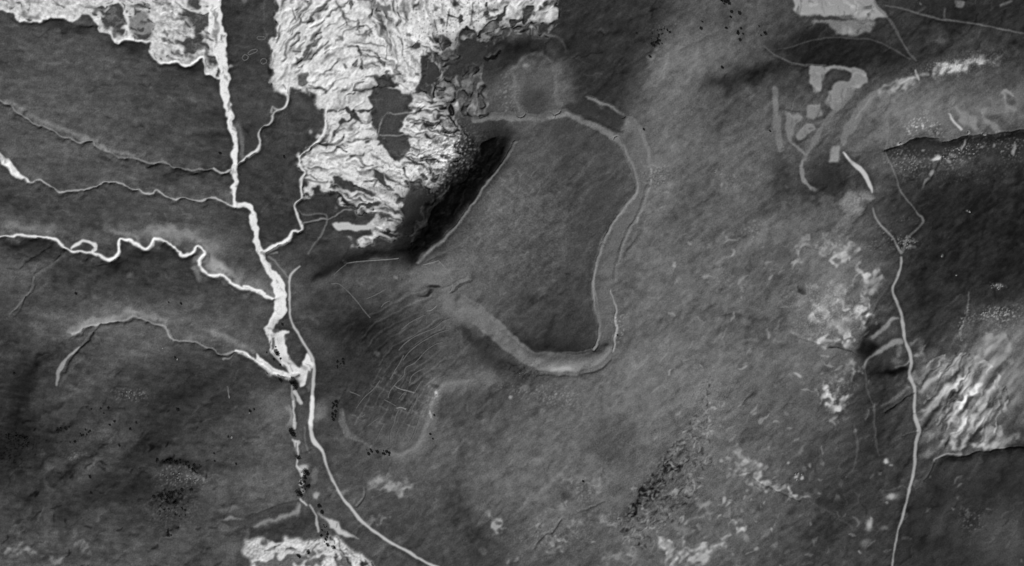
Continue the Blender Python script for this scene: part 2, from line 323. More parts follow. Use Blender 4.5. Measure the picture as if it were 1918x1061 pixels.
def ang_bad(x, y):
    ws_ = [(math.exp(-((x-cx0)**2+(y-cy0)**2)/(2*r0*r0)), a0) for cx0, cy0, r0, a0 in ((570, 70, 75, -50), (760, 0, 70, 88), (930, 40, 60, -40), (810, 260, 60, 5), (690, 430, 50, 6), (680, 340, 55, 30), (620, 250, 40, -55), (850, 110, 40, -60), (640, 130, 40, -30), (720, 100, 35, 60))]
    tot = sum(w_ for w_, _ in ws_)+1e-9
    return sum(w_*a_ for w_, a_ in ws_)/tot
def strokes(mask, n, af, ln, wd, seed, dv, relief, floor=60, jit=18):
    rr = random.Random(seed); js, is_ = np.where(mask)
    for _ in range(n):
        k_ = rr.randrange(len(js)); x, y = gx[is_[k_]], gy[js[k_]]; a = R(af(x, y)+rr.gauss(0, jit)); L = rr.uniform(*ln)*rr.uniform(.5, 1); w_ = rr.uniform(*wd)
        pts = [(x, y)]
        for q_ in range(3):
            a += rr.gauss(0, .12); x += math.cos(a)*L/3; y += math.sin(a)*L/3; pts.append((x, y))
        sl, D, H_ = ldist(pts, [w_*.4, w_, w_*.8, w_*.3], 2.0, far=w_*2+4)
        m_ = np.exp(-(D/(H_+.3))**2)*(mask[sl]); v = dv*rr.uniform(.35, 1)
        T[sl] = np.where(T[sl]+v*m_ < floor, np.minimum(T[sl], floor+0*T[sl]), T[sl]+v*m_) if v < 0 else T[sl]+v*m_
        Hx[sl] -= relief*m_*rr.uniform(.4, 1)
bb = BM > .6
strokes(bb, 260, ang_bad, (24, 80), (6, 14), 9, -50, 1.3, 110, 9)  # dark strips put gully shade plus vegetation into the tone
strokes(bb, 110, ang_bad, (18, 70), (2.5, 5.5), 1, -88, .8, 75, 9)
ring = (BM > .2) & (BM < .9); strokes(ring, 240, ang_bad, (8, 34), (2.5, 7), 10, -120, .8); strokes(ring, 130, ang_bad, (8, 28), (2, 5), 16, 80, 0)
strokes(ring & (XX > 790), 220, ang_bad, (8, 30), (4, 10), 30, -110, .5)
strokes((BM < .4) & (gblur(BM, 10) > .15) & (XX > 800) & (YY > 40) & (YY < 340), 150, lambda x, y: 100, (8, 34), (3, 8), 38, 60, 0, 60, 20)
hol = (BM < .3) & (gblur(BM, 14) > .3); strokes(hol, 160, ang_bad, (8, 30), (3, 9), 17, 22, .3); strokes(hol, 120, ang_bad, (8, 30), (3, 8), 18, -20, .5, 34)
strokes(bb, 160, ang_bad, (10, 34), (1.8, 4), 2, -55, .3, 85)
strokes(bb, 170, ang_bad, (14, 60), (3, 9), 3, 34, -.3, 60, 9)
strokes(bb & (XX > 740), 90, ang_bad, (6, 22), (4, 11), 4, -120, .8)
strokes(bb & (XX > 740) & (YY > 190), 70, ang_bad, (14, 46), (2.2, 4.5), 5, -110, 1.6)
strokes(bb & (XX < 700) & (YY > 340), 14, ang_bad, (40, 90), (3, 8), 6, -110, 1.8)
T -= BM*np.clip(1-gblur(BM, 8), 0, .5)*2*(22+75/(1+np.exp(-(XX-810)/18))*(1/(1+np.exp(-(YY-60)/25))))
spot = np.clip(fnoise(6, seed=31)-1.25, 0, .7)/.7
wN = np.clip(gw(860, 60, 75)+gw(800, 320, 45)+.35*gw(720, 330, 80), 0, 1)
T = T*(1-BM*spot*wN*.9)+70*BM*spot*wN*.9
F += BM*(np.clip(nb, -2, 1.5)*.10+gblur(N8, 1)*.03)
# ---- north-west cloud-pale terrace of the upper left
i_t2 = reg('bare_terrace', kind='structure', label='pale bare river terrace along the upper left edge')
UL = ('00:-600,-300 -600,60 50,80 95,95 130,140 270,150 330,115 420,125 480,150 540,95 600,110 650,170 668,210 700,215 735,225 760,280 790,293 820,268 900,262 1000,290 990,350 1040,412 '
      '1130,417 1230,435 1300,405 1340,395 1362,440 1368,500 1415,517 1440,500 1440,-300')
sl, m_ = tp(UL, 200, 1, 1.0, 1.5, ident=i_t2)
B2 = np.zeros((NY, NX)); B2[sl] = m_
for s_, v_ in [('00:700,205 690,130 745,10 800,50 832,120 822,225 790,262 750,240 735,210', 78), ('00:845,150 850,80 990,110 1030,170 990,250 860,245', 118),
               ('00:1195,95 1300,72 1390,100 1385,170 1365,260 1330,300 1390,380 1340,340 1250,372 1200,330 1170,250 1270,250 1290,215', 66), ('00:1225,-100 1345,-100 1335,40 1280,55 1230,30', 80),
               ('00:840,35 980,45 1030,75 900,75', 95), ('00:150,95 190,85 290,130 230,130 180,125', 110), ('00:50,-60 120,-60 100,40 50,60', 150), ('00:620,75 700,60 690,90 640,100', 90),
               ('00:1060,360 1130,375 1140,395 1080,380', 110), ('00:1340,310 1415,380 1415,450 1370,410', 80), ('00:1100,180 1170,250 1160,230', 120), ('00:1380,0 1410,0 1400,60 1385,50', 70)]:
    sl, m_ = tp(s_, v_, .85, 2.0, 5); B2[sl] *= 1-.65*m_
q2 = fnoise(9, 25, .45, 33, 2)*.8+fnoise(5, -20, .6, 35, 2)*.5; T += B2*(np.clip(q2, -2.5, 1.2)*8+N8*3+N20*8); F += B2*fnoise(9, 20, .5, 34, 2)*.08
r2 = (B2 > .2) & (B2 < .9); strokes(r2, 140, lambda x, y: 10, (8, 30), (2.5, 7), 19, -95, .6, 75); strokes(B2 > .6, 120, lambda x, y: 15, (16, 60), (5, 14), 20, -42, .8, 110)
strokes(B2 > .6, 50, lambda x, y: 15+20*math.sin(x/40), (10, 40), (2, 6), 11, -95, 1.0, 80); strokes(B2 > .6, 60, lambda x, y: 10, (14, 50), (2, 7), 12, 25, -.5); strokes((B2 > .6) & (XX > 230), 40, lambda x, y: 40, (8, 26), (4, 10), 13, -80, .5, 80)
tl('00:790,20 830,80 850,160 820,230', 4, 215, .8); tl('00:1180,20 1230,60 1290,75 1360,50 1400,90', 4, 225, .8)
gul('00:50,85 130,140 270,150 330,120 420,130 490,155 560,170 640,165', 9, 3.5); gul('00:760,285 790,296 830,275 900,270 970,290 990,350 1040,420 1130,425 1240,440 1300,410 1345,400 1365,490 1415,520', 7, 3.0)
tl('00:650,160 665,210 735,225 760,280 790,293 820,265 900,262 960,270 1020,288', 3, 225, .9)
tl('00:1020,288 1030,330', 3, 200, .7); tl('00:990,340 1040,410 1130,412 1240,430 1300,400 1345,385 1362,440 1370,490 1415,515 01:40,517', 3.4, 230, .9)

# ---- river bed and tributaries
i_riv = reg('river_bed', kind='structure', label='white dry river bed winding down the valley')
RV = 'p:392,-160 396,-60 400,0 403,25 407,55 412,85 416,110 420,147 421,181 429,215 436,243 439,271 438,300 438,312 439,343 438,371 445,386 464,388 473,397 475,420 479,439 483,462 490,479 497,496 509,513 520,530 523,556 524,579 513,600 506,619'
sl, D, H = ldist(RV, [24, 22, 22, 26, 24, 25, 24, 17, 15, 12, 11, 9, 8, 13, 9, 8, 8, 9, 12, 12, 13, 12, 13, 13, 14, 22, 21, 23, 19, 15], 1.6, far=14)
Hx[sl] -= 1.6/(1+np.exp(np.clip((D-H-1)/1.3, -30, 30)))
m_ = 1/(1+np.exp(np.clip((D-H)/.55, -30, 30))); T[sl] = T[sl]*(1-m_)+228*m_+m_*(N8[sl]*5); ID[sl] = np.where(m_ > .5, i_riv, ID[sl])
te(405, 62, 4.5, 17, 8, 120, .8); te(406, 35, 2.5, 8, 0, 110, .7); te(451, 268, 5, 30, -4, 122, .7); te(443, 240, 5, 10, 0, 130, .5); te(428, 195, 3, 9, 0, 110, .7); te(500, 470, 6, 14, 30, 110, .3)
te(432, 124, 6, 2.5, -30, 190, .7); te(431, 132, 4, 2, 0, 45, .8); te(438, 128, 3, 4, 40, 45, .5)
# lower braid
tp('c:180,90 250,0 380,0 370,90 270,110 290,200 380,170 540,170 545,210 460,240 450,330 480,420 500,560 560,640 620,710 720,780 780,760 830,560 860,540 960,740 830,1000 800,1100 740,1100 700,1000 500,1000 380,960 250,880 100,740 -20,640 -20,540 120,640 320,800 530,880 440,760 280,620 180,330 130,210',
   222, 1, 1.0, 1.2, ident=i_riv)
tp('c:250,300 300,280 310,360 290,500 250,480', 90, .9, .8, 1); tp('c:250,180 300,150 380,150 380,200 280,210', 105, .9, .8, 1); te(*q('c', 215, 400, 10, 60), 0, 70, .8); te(*q('c', 400, 330, 60, 60), 0, 190, .6)
tp('c:245,520 300,560 450,740 520,840 540,870 480,850 330,790 160,680 40,590 120,560 200,600', 70, .95, 1, 1)
tl('c:225,480 290,590 390,690 460,750', 2.2, 225, .9); tl('c:470,740 530,870', 2, 60, .7); te(*q('c', 540, 680, 110, 50), 30, 150, .4); te(*q('c', 800, 780, 60, 40), 30, 140, .6)
tp('c:860,830 930,870 920,1060 870,1200 830,1100', 95, .9, 1, 1)
te(*q('c', 640, 1010, 110, 50), 10, 70, .8); te(*q('c', 470, 1000, 60, 40), 20, 60, .7); te(*q('c', 300, 950, 90, 40), 20, 90, .5); te(*q('c', 245, 885, 30, 20), 30, 200, .8)
gul('c:250,560 330,660 460,790 540,880', 3, 1.2)
tl('21:540,820 560,860 585,900', 9, 205, .8, ident=i_riv); tl('21:520,790 525,860 540,920', 5, 170, .7, ident=i_riv); te(*q('21', 420, 930, 110, 80), 30, 125, .55, soft=1.2); tl('21:480,940 515,960 520,1030', 6, 170, .5, 3)
tl('21:528,900 538,1000 535,1061 31:538,50 540,150', 4, 205, .85, ident=i_riv); tl('31:500,0 515,60 490,120', 5, 160, .5, 3); tl('21:560,900 550,960 560,1000 31:550,100', 2.2, 60, .7)
tl('31:525,230 545,270 570,240 550,250', 5, 200, .7); tl('31:545,240 558,300 552,380 575,430 590,460', [6, 6, 4, 11, 9], 205, .85, ident=i_riv)
te(*q('31', 600, 400, 30, 22), 20, 195, .8); te(*q('31', 580, 510, 14, 14), 0, 220, .9); te(*q('31', 592, 560, 26, 12), 90, 200, .6); te(*q('31', 660, 470, 22, 50), 5, 120, .6); te(*q('31', 682, 590, 20, 22), 10, 190, .7)
te(*q('31', 620, 530, 22, 40), 5, 55, .7); tl('31:550,250 555,330', 1.6, 45, .8)
tl('31:575,620 620,655', 3.5, 225, .8, ident=i_riv); tl('31:640,655 665,700 685,770 700,830', [3, 4, 5, 4], 180, .85, ident=i_riv); tp('31:690,715 770,755 850,820 940,880 900,870 830,850 760,800 740,770', 195, .9, 1.5, 2, ident=i_riv)
tl('31:850,820 950,880', 3, 160, .6)
# right bank dark, bottom pale braids
i_gr = reg('gravel_bank', kind='structure', label='pale mottled gravel ground at the bottom edge beside the river bed')
sl, m_ = tp('31:190,900 260,880 330,900 420,920 480,860 600,875 720,900 760,860 830,880 900,920 960,990 1100,1100 1200,1300 200,1300 250,1061 290,1040 200,970', 195, .95, 2.5, 5, ident=i_gr)
B3 = np.zeros((NY, NX)); B3[sl] = m_
for s_ in ['31:300,1040 380,1000 500,985 560,970 660,920 720,920 660,960 600,1000 590,1061 300,1100', '31:620,1000 700,960 740,1010 700,1061 620,1061', '31:840,930 880,1010 940,1090 820,1090 850,1000']:
    sl, m_ = tp(s_, 85, .85, 1.5, 4); B3[sl] *= 1-.6*m_
q3 = fnoise(8, -20, .6, 41, 2); T += B3*np.clip(q3, -2.5, 1)*14; F += B3*fnoise(7, -25, .6, 42, 2)*.12
strokes(B3 > .5, 60, lambda x, y: -30 if x < 600 else 50, (12, 40), (3, 7), 14, -110, 1.0, 60); strokes(B3 > .5, 40, lambda x, y: -20, (12, 40), (3, 8), 15, 30, -.4)
T = np.where(B3 > .2, np.minimum(T, 225), T)
for s_, w_, v_ in [('d:150,940 330,900 500,880 560,820', 5, 215), ('d:0,960 150,850 90,800 0,770', 6, 190), ('d:600,920 700,900 780,860', 7, 220), ('d:0,800 200,770 400,800 600,790', 9, 220)]:
    tl(s_, w_, v_, .7, 2, 3)
te(*q('31', 90, 690, 70, 20), -5, 130, .6); te(*q('31', 120, 745, 60, 12), -8, 150, .6); te(*q('31', 100, 810, 60, 20), 0, 120, .5); te(*q('31', 220, 880, 14, 70), 5, 120, .4)
te(*q('31', 100, 940, 90, 50), 0, 105, .5); te(*q('31', 300, 590, 14, 90), 60, 100, .3); tl('31:490,470 480,550 510,610', 6, 112, .5, 4); tl('31:320,660 500,620', 4, 120, .4, 3)
tl('31:270,800 360,760 480,730 550,700 570,660', [5, 6, 8, 9, 8], 150, .75, 2.5); gul('31:230,720 330,690 470,640 560,625', 4, .9)
# tributaries
i_g1 = reg('stream_bed', kind='structure', label='winding white stream bed crossing the lower left meadows')
GD = '10:-500,640 -200,700 50,682 130,675 210,690 310,692 380,715 440,768 500,790 600,792 650,812 700,835 750,833 785,800 782,740 800,702 850,708 900,735 960,770 1000,745 1022,702 1080,712 1140,742 1180,790 1215,812 1270,785 1312,755 1350,790 1325,850 1330,895 1370,925 1415,945 11:60,945 110,990 200,1030 330,1061 21:200,130 300,175 395,215'
gul(GD, 6.5, 2.3)
for h_, hw, hv in (('10:420,740 560,690 640,700 730,660 830,640 930,670 1010,680 1100,640 1200,680 1330,700 1400,780 11:20,850 150,960', 26, 24), ('11:60,930 200,1010 380,1061', 20, 16), ('10:50,650 200,650 330,650 420,700', 22, 16)): td(h_, hw, hv, 4)
tl('10:740,650 820,655 900,690 920,740', 8, 125, .7, 3); tl('11:100,985 180,990 300,1010', 10, 120, .3, 4)
td(GD, 16, 10)
tl(GD, [4]*4+[4.5]*9+[6]*10+[6]*10+[5]*9, 232, .97, ident=i_g1)
tl('10:470,765 520,730 560,712 620,740 632,770 610,785', [4, 5, 7, 9, 7, 4], 215, .95, ident=i_g1); tp('10:500,770 550,735 600,765 560,780', 62, .9, .8, 1)
tp('10:1275,890 1320,885 1340,960 1300,975', 118, .7, 2, 2); te(*q('10', 1130, 700, 100, 30), 20, 118, .5)
gul('10:640,870 720,855 790,815', 4, 1.2)
i_g2 = reg('stream_bed', kind='structure', label='thin pale gully running past the large upper left meadow')
GE = '00:-400,500 -100,620 50,690 100,735 160,770 230,825 310,850 400,893 500,938 600,938 640,982 730,1012 780,1048 890,1055 10:930,175 980,195 1040,192 1110,202 1160,230 1250,240 1310,225 1360,250 1415,240 11:50,272 110,250'
gul(GE, 5.5, 2.2)
td('00:50,670 160,740 310,810 500,890 600,920 700,990 880,1030', 9, 22); tl(GE, 2.4, 148, .8, ident=i_g2); tl('11:0,235 50,268 110,248', 3, 190, .8)  # pale lines paint the sunlit north bank into the tone
i_g3 = reg('stream_bed', kind='structure', label='pale gully with a wide white mouth at the left edge')
GF = '10:-300,0 -60,100 50,215 110,270 150,300 210,330 270,312 330,350 400,385 480,382 560,374 640,357 690,330 740,325 800,335 860,365 1000,398 1040,382 1120,428 1200,432 1290,447 1360,442 1415,430 11:90,462 150,488'
gul(GF, 5, 1.9); tl(GF, [9, 9, 10, 6, 3, 2]+[2.2]*12+[3, 3.5], 190, .9, ident=i_g3); tl('10:40,190 90,245 140,290 200,330', [11, 12, 7, 3], 232, .95, ident=i_g3)
te(*q('10', 190, 290, 60, 60), 40, 112, .4, soft=1.2); te(*q('10', 80, 110, 40, 60), 40, 112, .5, soft=1.2); td(GF, 9, 9)
i_g4 = reg('stream_bed', kind='structure', label='pale curving stream bed under the lower left hill, joining the river at the bend')
GG = '20:480,447 550,412 640,382 760,362 830,348 880,328 950,348 1010,378 1090,398 1135,482 1230,492 1320,505 1390,542 1415,547 21:60,590 150,555 220,590 300,635 400,700 500,740 560,722'
td('20:470,430 600,370 750,335 880,300 1000,325 1100,370', 14, 26); gul(GG, 5, 2.0)
tl(GG, [5, 5, 5, 4, 3, 3, 3, 3, 5, 4, 3, 3, 3, 3, 4, 6, 9, 10, 10, 10, 9], 150, .7, ident=i_g4); tl('21:150,555 220,590 300,635 400,700 500,740', [4, 7, 8, 8, 8], 222, .9, ident=i_g4)
tl('20:480,445 600,395 760,365', 4, 165, .6, 2); tl('20:1110,420 1135,480', 5, 140, .8); td('21:0,430 110,480 260,560', 12, 24); tl('21:70,615 110,600 145,565', 2.5, 160, .7); te(*q('21', 370, 710, 30, 14), 20, 170, .5)
i_g5 = reg('stream_bed', kind='structure', label='narrow white side stream from the eroded hillside to the upper river bend')
GH = '01:485,600 475,700 405,745 390,790 368,822 310,862 298,895 312,950 285,1000 240,1035 210,1050 11:160,215'
gul(GH, 6, 2.2); tl(GH, [9, 6, 3, 3, 3, 3.5, 3.5, 4, 8, 8, 6, 5], 200, .92, ident=i_g5); tl('01:385,745 400,710 420,740', 4, 170, .6)
i_g6 = reg('stream_bed', kind='structure', label='white stream bed skirting the eroded hillside and meeting the river lower down')
GI = '01:742,800 735,870 690,930 620,1000 11:572,170 585,230 600,262 572,330 585,428 552,460 545,520 590,605 580,645 530,650 490,705 430,740 340,790'
gul(GI, 7, 2.6); tl(GI, [5, 6, 5, 4, 4, 4, 4, 4, 4, 5, 5, 5, 5, 7, 10, 11, 10], 212, .93, ident=i_g6); tl('11:575,440 640,420 660,380', 3, 190, .8); tl('11:420,800 340,790', 5, 150, .6)
tl('11:590,602 650,580 740,568 800,550 840,525 900,510', 2, 165, .7); gul('11:600,615 650,590 740,575', 3, 1.2)
gul('11:310,330 400,345 540,315', 2.5, -.25)
i_g7 = reg('stream_bed', kind='structure', label='thin pale runnel across the dark hollow inside the eroded hillside')
tl('e:600,490 620,400 650,330 710,295 750,305 830,290 890,275', 2, 165, .8, ident=i_g7); tl('e:620,480 760,495 880,480 940,495', 2, 165, .8, ident=i_g7)
for g_, w_, d_ in ((GD, 17, 3.2), (GE, 15, 3.6), (GF, 13, 2.6), (GG, 13, 2.6), (GH, 14, 2.8), (GI, 15, 3.0)):
    gul(g_, w_, d_, 3)
# small hillside gullies of the lower left
gul('10:50,890 120,890 180,835 270,790 330,750', 5, 1.6); gul('10:430,790 330,880 230,940 200,1061', 6, -1.8); gul('20:50,325 110,270 170,190 215,150 230,60', 5, 1.6)
tl('20:55,330 130,245 205,150', 2.5, 125, .6); tl('10:410,800 330,870 240,940 200,1000', 5, 108, .4, 3); gul('20:170,190 130,280 100,330', 4, 1.2)
gul('20:620,440 540,530 470,600 430,700', 7, 3.0); tl('20:520,540 460,590 420,640 395,690 378,780', [3, 5, 8, 7, 4], 145, .9, 1.2); tl('20:540,610 500,650 440,720 400,790', 4, 100, .6, 2)
te(*q('20', 700, 415, 40, 20), -10, 118, .8); gul('20:640,410 580,470', 4, 1.8); tl('20:340,560 400,500 470,470', 5, 96, .5, 3)
te(*q('20', 850, 60, 25, 20), 0, 105, .6); te(*q('20', 640, 820, 10, 10), 0, 80, .1)
# ---- great scarp, north slope of the citadel; shade also painted into the tone
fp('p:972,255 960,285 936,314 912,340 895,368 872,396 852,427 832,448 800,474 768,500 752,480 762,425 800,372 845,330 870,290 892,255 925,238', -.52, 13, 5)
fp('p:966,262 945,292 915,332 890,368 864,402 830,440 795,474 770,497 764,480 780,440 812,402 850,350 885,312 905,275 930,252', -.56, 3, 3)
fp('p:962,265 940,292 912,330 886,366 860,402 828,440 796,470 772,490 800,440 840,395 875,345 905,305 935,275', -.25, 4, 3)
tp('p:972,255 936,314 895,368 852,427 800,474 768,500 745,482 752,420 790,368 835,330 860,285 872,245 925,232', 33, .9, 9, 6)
sm_ = np.zeros((NY, NX), bool); sl, m_ = pmask('p:960,262 900,340 850,410 780,480 760,440 800,370 860,300 890,250', 3, 2); sm_[sl] = m_ > .5
SCM = sm_
tp('p:855,205 880,222 960,235 960,262 880,262 860,235', 58, .8, 3, 4)
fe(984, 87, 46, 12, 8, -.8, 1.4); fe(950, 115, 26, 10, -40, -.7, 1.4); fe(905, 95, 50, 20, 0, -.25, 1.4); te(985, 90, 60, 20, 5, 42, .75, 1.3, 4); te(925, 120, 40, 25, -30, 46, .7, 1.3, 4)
te(860, 110, 30, 26, 0, 56, .6, 1); te(895, 190, 28, 40, 0, 72, .4, 1.2)
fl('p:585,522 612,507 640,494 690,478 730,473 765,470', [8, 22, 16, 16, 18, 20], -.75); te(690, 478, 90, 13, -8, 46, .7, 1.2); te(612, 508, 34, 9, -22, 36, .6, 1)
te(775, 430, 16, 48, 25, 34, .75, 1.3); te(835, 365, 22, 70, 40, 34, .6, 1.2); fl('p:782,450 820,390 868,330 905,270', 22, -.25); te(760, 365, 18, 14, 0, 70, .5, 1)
speck('e', 1250, 560, 110, 90, 40, 70, thr=.6); speck('12', 60, 250, 140, 120, 0, 70, thr=.4)
speck('02', 190, 990, 140, 130, 20, 90, thr=.2); te(*q('02', 100, 930, 60, 40), 40, 170, .4)
# ---- citadel and its banks
te(1000, 150, 34, 42, 0, 90, .6, .6); te(1003, 187, 28, 20, 0, 62, .75, .9); te(940, 170, 30, 34, 0, 82, .5, 1.2)
te(1002, 160, 36, 46, 0, 88, .6, .5); te(1003, 190, 27, 20, 0, 60, .75, .7); tl('p:962,132 960,160 964,190 975,212 1005,217 1034,210 1042,180 1040,140 1030,112 1005,102 980,108', 6, 110, .6, 2.5, 2, closed=True, rag=.5); te(985, 125, 5, 4, 0, 150, .7, 1); te(950, 62, 25, 8, 10, 120, .35, 1); te(1020, 66, 18, 4, 5, 115, .4)
td('02:700,250 770,265 830,245 890,260 920,340', 5, 18)
te(*q('02', 280, 700, 30, 60), 20, 110, .3); speck('02', 560, 640, 60, 130, -10, 40, thr=.2)
# ---- great enclosure
te(1120, 370, 20, 90, 15, 66, .5, 1); te(1050, 645, 62, 14, 3, 40, .8, 1.1); fe(1045, 652, 55, 7, 2, -.35)  # dark strip paints the shaded north face of the south rampart
te(890, 490, 60, 60, 0, 84, .35, 1.2)
speck('12', 600, 650, 500, 380, 0, 11, n=fnoise(6, 15, .5, 51), thr=0); speck('12', 600, 650, 500, 380, 0, -9, n=fnoise(7, 30, .5, 52), thr=.2)
td('12:600,380 640,270 720,320 740,360 730,420', 3, 13); td('12:530,250 580,230 620,270', 3, 9); td('12:600,580 650,565 710,590', 2, 12); td('12:580,650 620,640 670,660', 2, 12); td('12:200,560 280,600', 3, -10)
def bank(s, wd, h, lab, v=None, tw=None, soft=1.2, name='earth_rampart', cat='rampart', group='earth banks of the ruined town', j=.8, flat=False, al=.8):
    global VARY
    VARY = False
    i = reg(name, label=lab, category=cat, group=group)
    sl, D, H = ldist(s, wd, j, far=12)
    H0 = H
    b = h/(1+np.exp(np.clip((D-H0*.62)/(.16*H0+.5), -30, 30))) if flat else h*np.exp(-(D/(H*.75))**2)
    BANK[sl] = np.maximum(BANK[sl], b)
    m = D < H*1.5
    ID[sl] = np.where(m, i, ID[sl])
    if v: tl(s, tw or wd, v+5, al, soft, rag=.2)
    VARY = True
    return i
bank('p:862,566 900,594 940,630 975,659 1000,674 1040,680 1085,679 1118,668 1138,650', [30, 36, 36, 32, 30, 34, 34, 28, 20], 6, 'broad smooth earth rampart closing the south side of the great enclosure', 108, flat=True, soft=1.6, al=.92)
bank('p:1032,217 1065,212 1095,226 1125,241 1152,258', [14, 17, 17, 16, 14], 2.2, 'pale earth bank along the north edge of the enclosure, south of a dark ditch', 120)
bank('p:1155,262 1174,288 1186,320 1193,350 1181,375 1160,402 1143,425 1130,455', [9, 8, 8, 10, 9, 8, 7, 6], 2.2, 'long curved earth rampart around the north east side of the great enclosure', 118)
bank('p:1128,459 1117,490 1110,525 1112,565 1121,600 1120,632 1112,652', [6, 6, 7, 7, 6, 6, 5], 2.0, 'narrow earth rampart down the east side of the enclosure, ending at the broad south rampart', 112)
bank('p:1168,222 1192,240 1207,275 1214,318 1217,340', [13, 20, 17, 13, 9], 1.8, 'broad pale outer bank east of the curved rampart', 116)
bank('p:1213,350 1202,385 1190,412 1172,440 1158,485 1150,525', [7, 9, 8, 7, 9, 8], 1.5, 'faint outer bank running south from the stony patch', 100)
bank('p:1144,543 1151,570 1153,600 1152,630 1148,660', [4, 5, 5, 5, 4], 1.5, 'thin bright counterscarp bank outside the south east corner', 138, [2, 3, 3, 3, 2])
bank('p:885,224 930,219 972,219 1005,222 1030,217', [10, 15, 17, 15, 12], 2.0, 'pale low bank across the neck between citadel and enclosure', 104)
bank('p:960,140 962,168 967,192 975,213', [10, 14, 13, 8], 1.2, 'crumbling pale bank on the west side of the citadel', 100, soft=5, al=.6)
bank('p:1028,85 1042,112 1038,155 1040,205', [11, 14, 12, 12], 1.0, 'worn earth bank on the east side of the citadel', 92, soft=6, al=.5)
bank('p:967,266 955,286 935,314 912,341 893,370 880,389 858,420 833,446 803,470 782,490', [6, 5, 4, 6, 6, 6, 5, 7, 10, 8], 1.8, 'pale bank along the cliff edge above the dark scarp', 104)
bank('p:1100,182 1122,190 1145,200 1165,215', [4, 5, 5, 8], 1.4, 'short pale double bank north east of the dark ditch', 118)
tl('b:580,975 700,1010 850,935 955,760 1010,570 1050,420 1150,300 1270,260 1420,260', [16, 26, 32, 30, 28, 28, 30, 30, 18], 106, .8, 5, 3)
bank('b:600,975 700,1000 850,920 950,740 1000,560 1040,400 1140,290 1260,250 1400,255', [12, 14, 16, 15, 14, 14, 16, 17, 12], 2.0, 'curved low rampart around the south east side of the lower town', 104)
bank('b:110,560 115,680 170,800 270,850 400,930', [9, 12, 13, 10, 7], 1.5, 'faint pale rampart around the south west corner of the lower town', 94)
tl('p:1180,300 1200,345 1190,390 1160,430 1142,480 1135,530 1138,580', [14, 20, 24, 26, 28, 26, 22], 104, .7, 4, 2)
tl('p:1158,262 1172,290 1182,320 1186,350 1172,372 1150,398 1132,425 1120,455 1106,490 1100,530 1103,570 1110,605 1108,640', 7, 60, .45, 3, 2)
tl('p:1175,225 1197,255 1210,300 1214,340', [16, 24, 18, 12], 110, .6, 2.5, 2)
tp('p:1148,250 1168,236 1190,232 1212,285 1219,338 1206,388 1186,425 1168,470 1157,530 1159,600 1153,662 1122,655 1122,600 1111,530 1117,482 1136,442 1166,402 1188,368 1190,325 1176,288', 103, .6, 3, 2)
tp('p:1062,214 1100,232 1140,256 1160,285 1172,322 1174,345 1150,385 1125,420 1108,450 1096,490 1088,540 1092,590 1098,640 1050,650 1000,640 960,600 1040,560 1060,480 1090,400 1120,340 1110,290 1070,250', 64, .35, 7, 3)
tl('p:1060,211 1098,224 1130,240 1158,262 1177,290 1188,322 1194,350 1181,375 1158,403 1140,428 1126,460 1115,495 1110,530 1113,570 1121,603 1120,635 1113,654', 4, 132, .7, 1.5, 1, rag=.4)
tl('p:1187,228 1204,258 1215,300 1219,340 1207,382', 3.5, 126, .55, 1.5, 1, rag=.4); tl('p:1203,388 1190,412 1173,442 1160,485', 3, 120, .6, 1.5, 1, rag=.4)
tl('p:1120,196 1150,215 1172,225', 5, 124, .6, 2, 1, rag=.5)
# details of the banks
te(1052, 691, 18, 5, 2, 165, .6, 1.2); tl('22:830,690 880,675 950,680', 5, 150, .6, 2)  # bright patch paints the sunlit bank of the ditch
gul('22:740,710 830,715 930,722 1020,715 1100,695 1170,660 1215,615', 4.5, 2.2); tl('22:250,195 350,280 480,390 600,490 680,550 730,570 880,572 1060,552 1110,530', 2, 120, .6)
tl('22:1100,20 1110,150 1140,280 1142,400 1120,520', 2, 134, .8); tl('22:1220,150 1245,280 1252,400 1235,560', [3, 3, 4, 2], 158, .75); speck('22', 1270, 400, 30, 90, 0, 60, thr=.3)
te(*q('22', 1170, 350, 50, 220), 2, 98, .7, soft=.6); te(*q('22', 160, 260, 60, 50), 40, 112, .5, soft=1.2); fe(905, 648, 60, 12, 40, -.3); te(*q('22', 380, 560, 160, 40), 48, 50, .75, soft=1.2); te(*q('22', 250, 440, 70, 25), 45, 46, .7)
gul('02:900,700 1000,750 1130,800 1200,840 1290,870', 11, 2.6); tp('02:900,690 1060,650 1200,720 1320,770 1290,890 1200,850 1050,790 950,750', 50, .85, 2, 2)
tl('02:920,740 1000,770 1100,820 1200,890 1280,920', 5, 124, .5, 2); tl('02:1070,660 1130,680 1220,720', 3, 132, .6); te(*q('02', 1380, 850, 60, 100), 0, 102, .4, soft=1.2)
te(1000, 300, 40, 30, 0, 82, .4, 1.2); te(1060, 260, 40, 26, 20, 66, .4, 1.2)
tl('12:1270,60 1330,180 1370,320 1390,400 1300,510 1200,640 1150,760 1110,880 1100,1000', 2.6, 122, .6)
tl('12:1400,560 1385,600', 4, 140, .6); gul('12:1400,640 1370,700 1300,800', 7, 1.5); tl('12:150,660 60,740 0,790', 4, 120, .4, 2)
gul('12:0,850 60,820 130,790', 4, 1.6); gul('22:150,170 220,130 290,85', 2.6, 1.8); gul('22:100,150 180,110 260,60', 2.6, -.9)
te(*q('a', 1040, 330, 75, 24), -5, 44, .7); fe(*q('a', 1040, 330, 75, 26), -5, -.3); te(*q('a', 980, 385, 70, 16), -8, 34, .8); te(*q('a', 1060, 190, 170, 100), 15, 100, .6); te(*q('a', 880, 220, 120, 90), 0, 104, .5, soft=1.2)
te(*q('a', 660, 205, 26, 22), 0, 140, .7); speck('a', 660, 230, 60, 50, 0, -40); speck('a', 1030, 220, 60, 50, 0, 50)
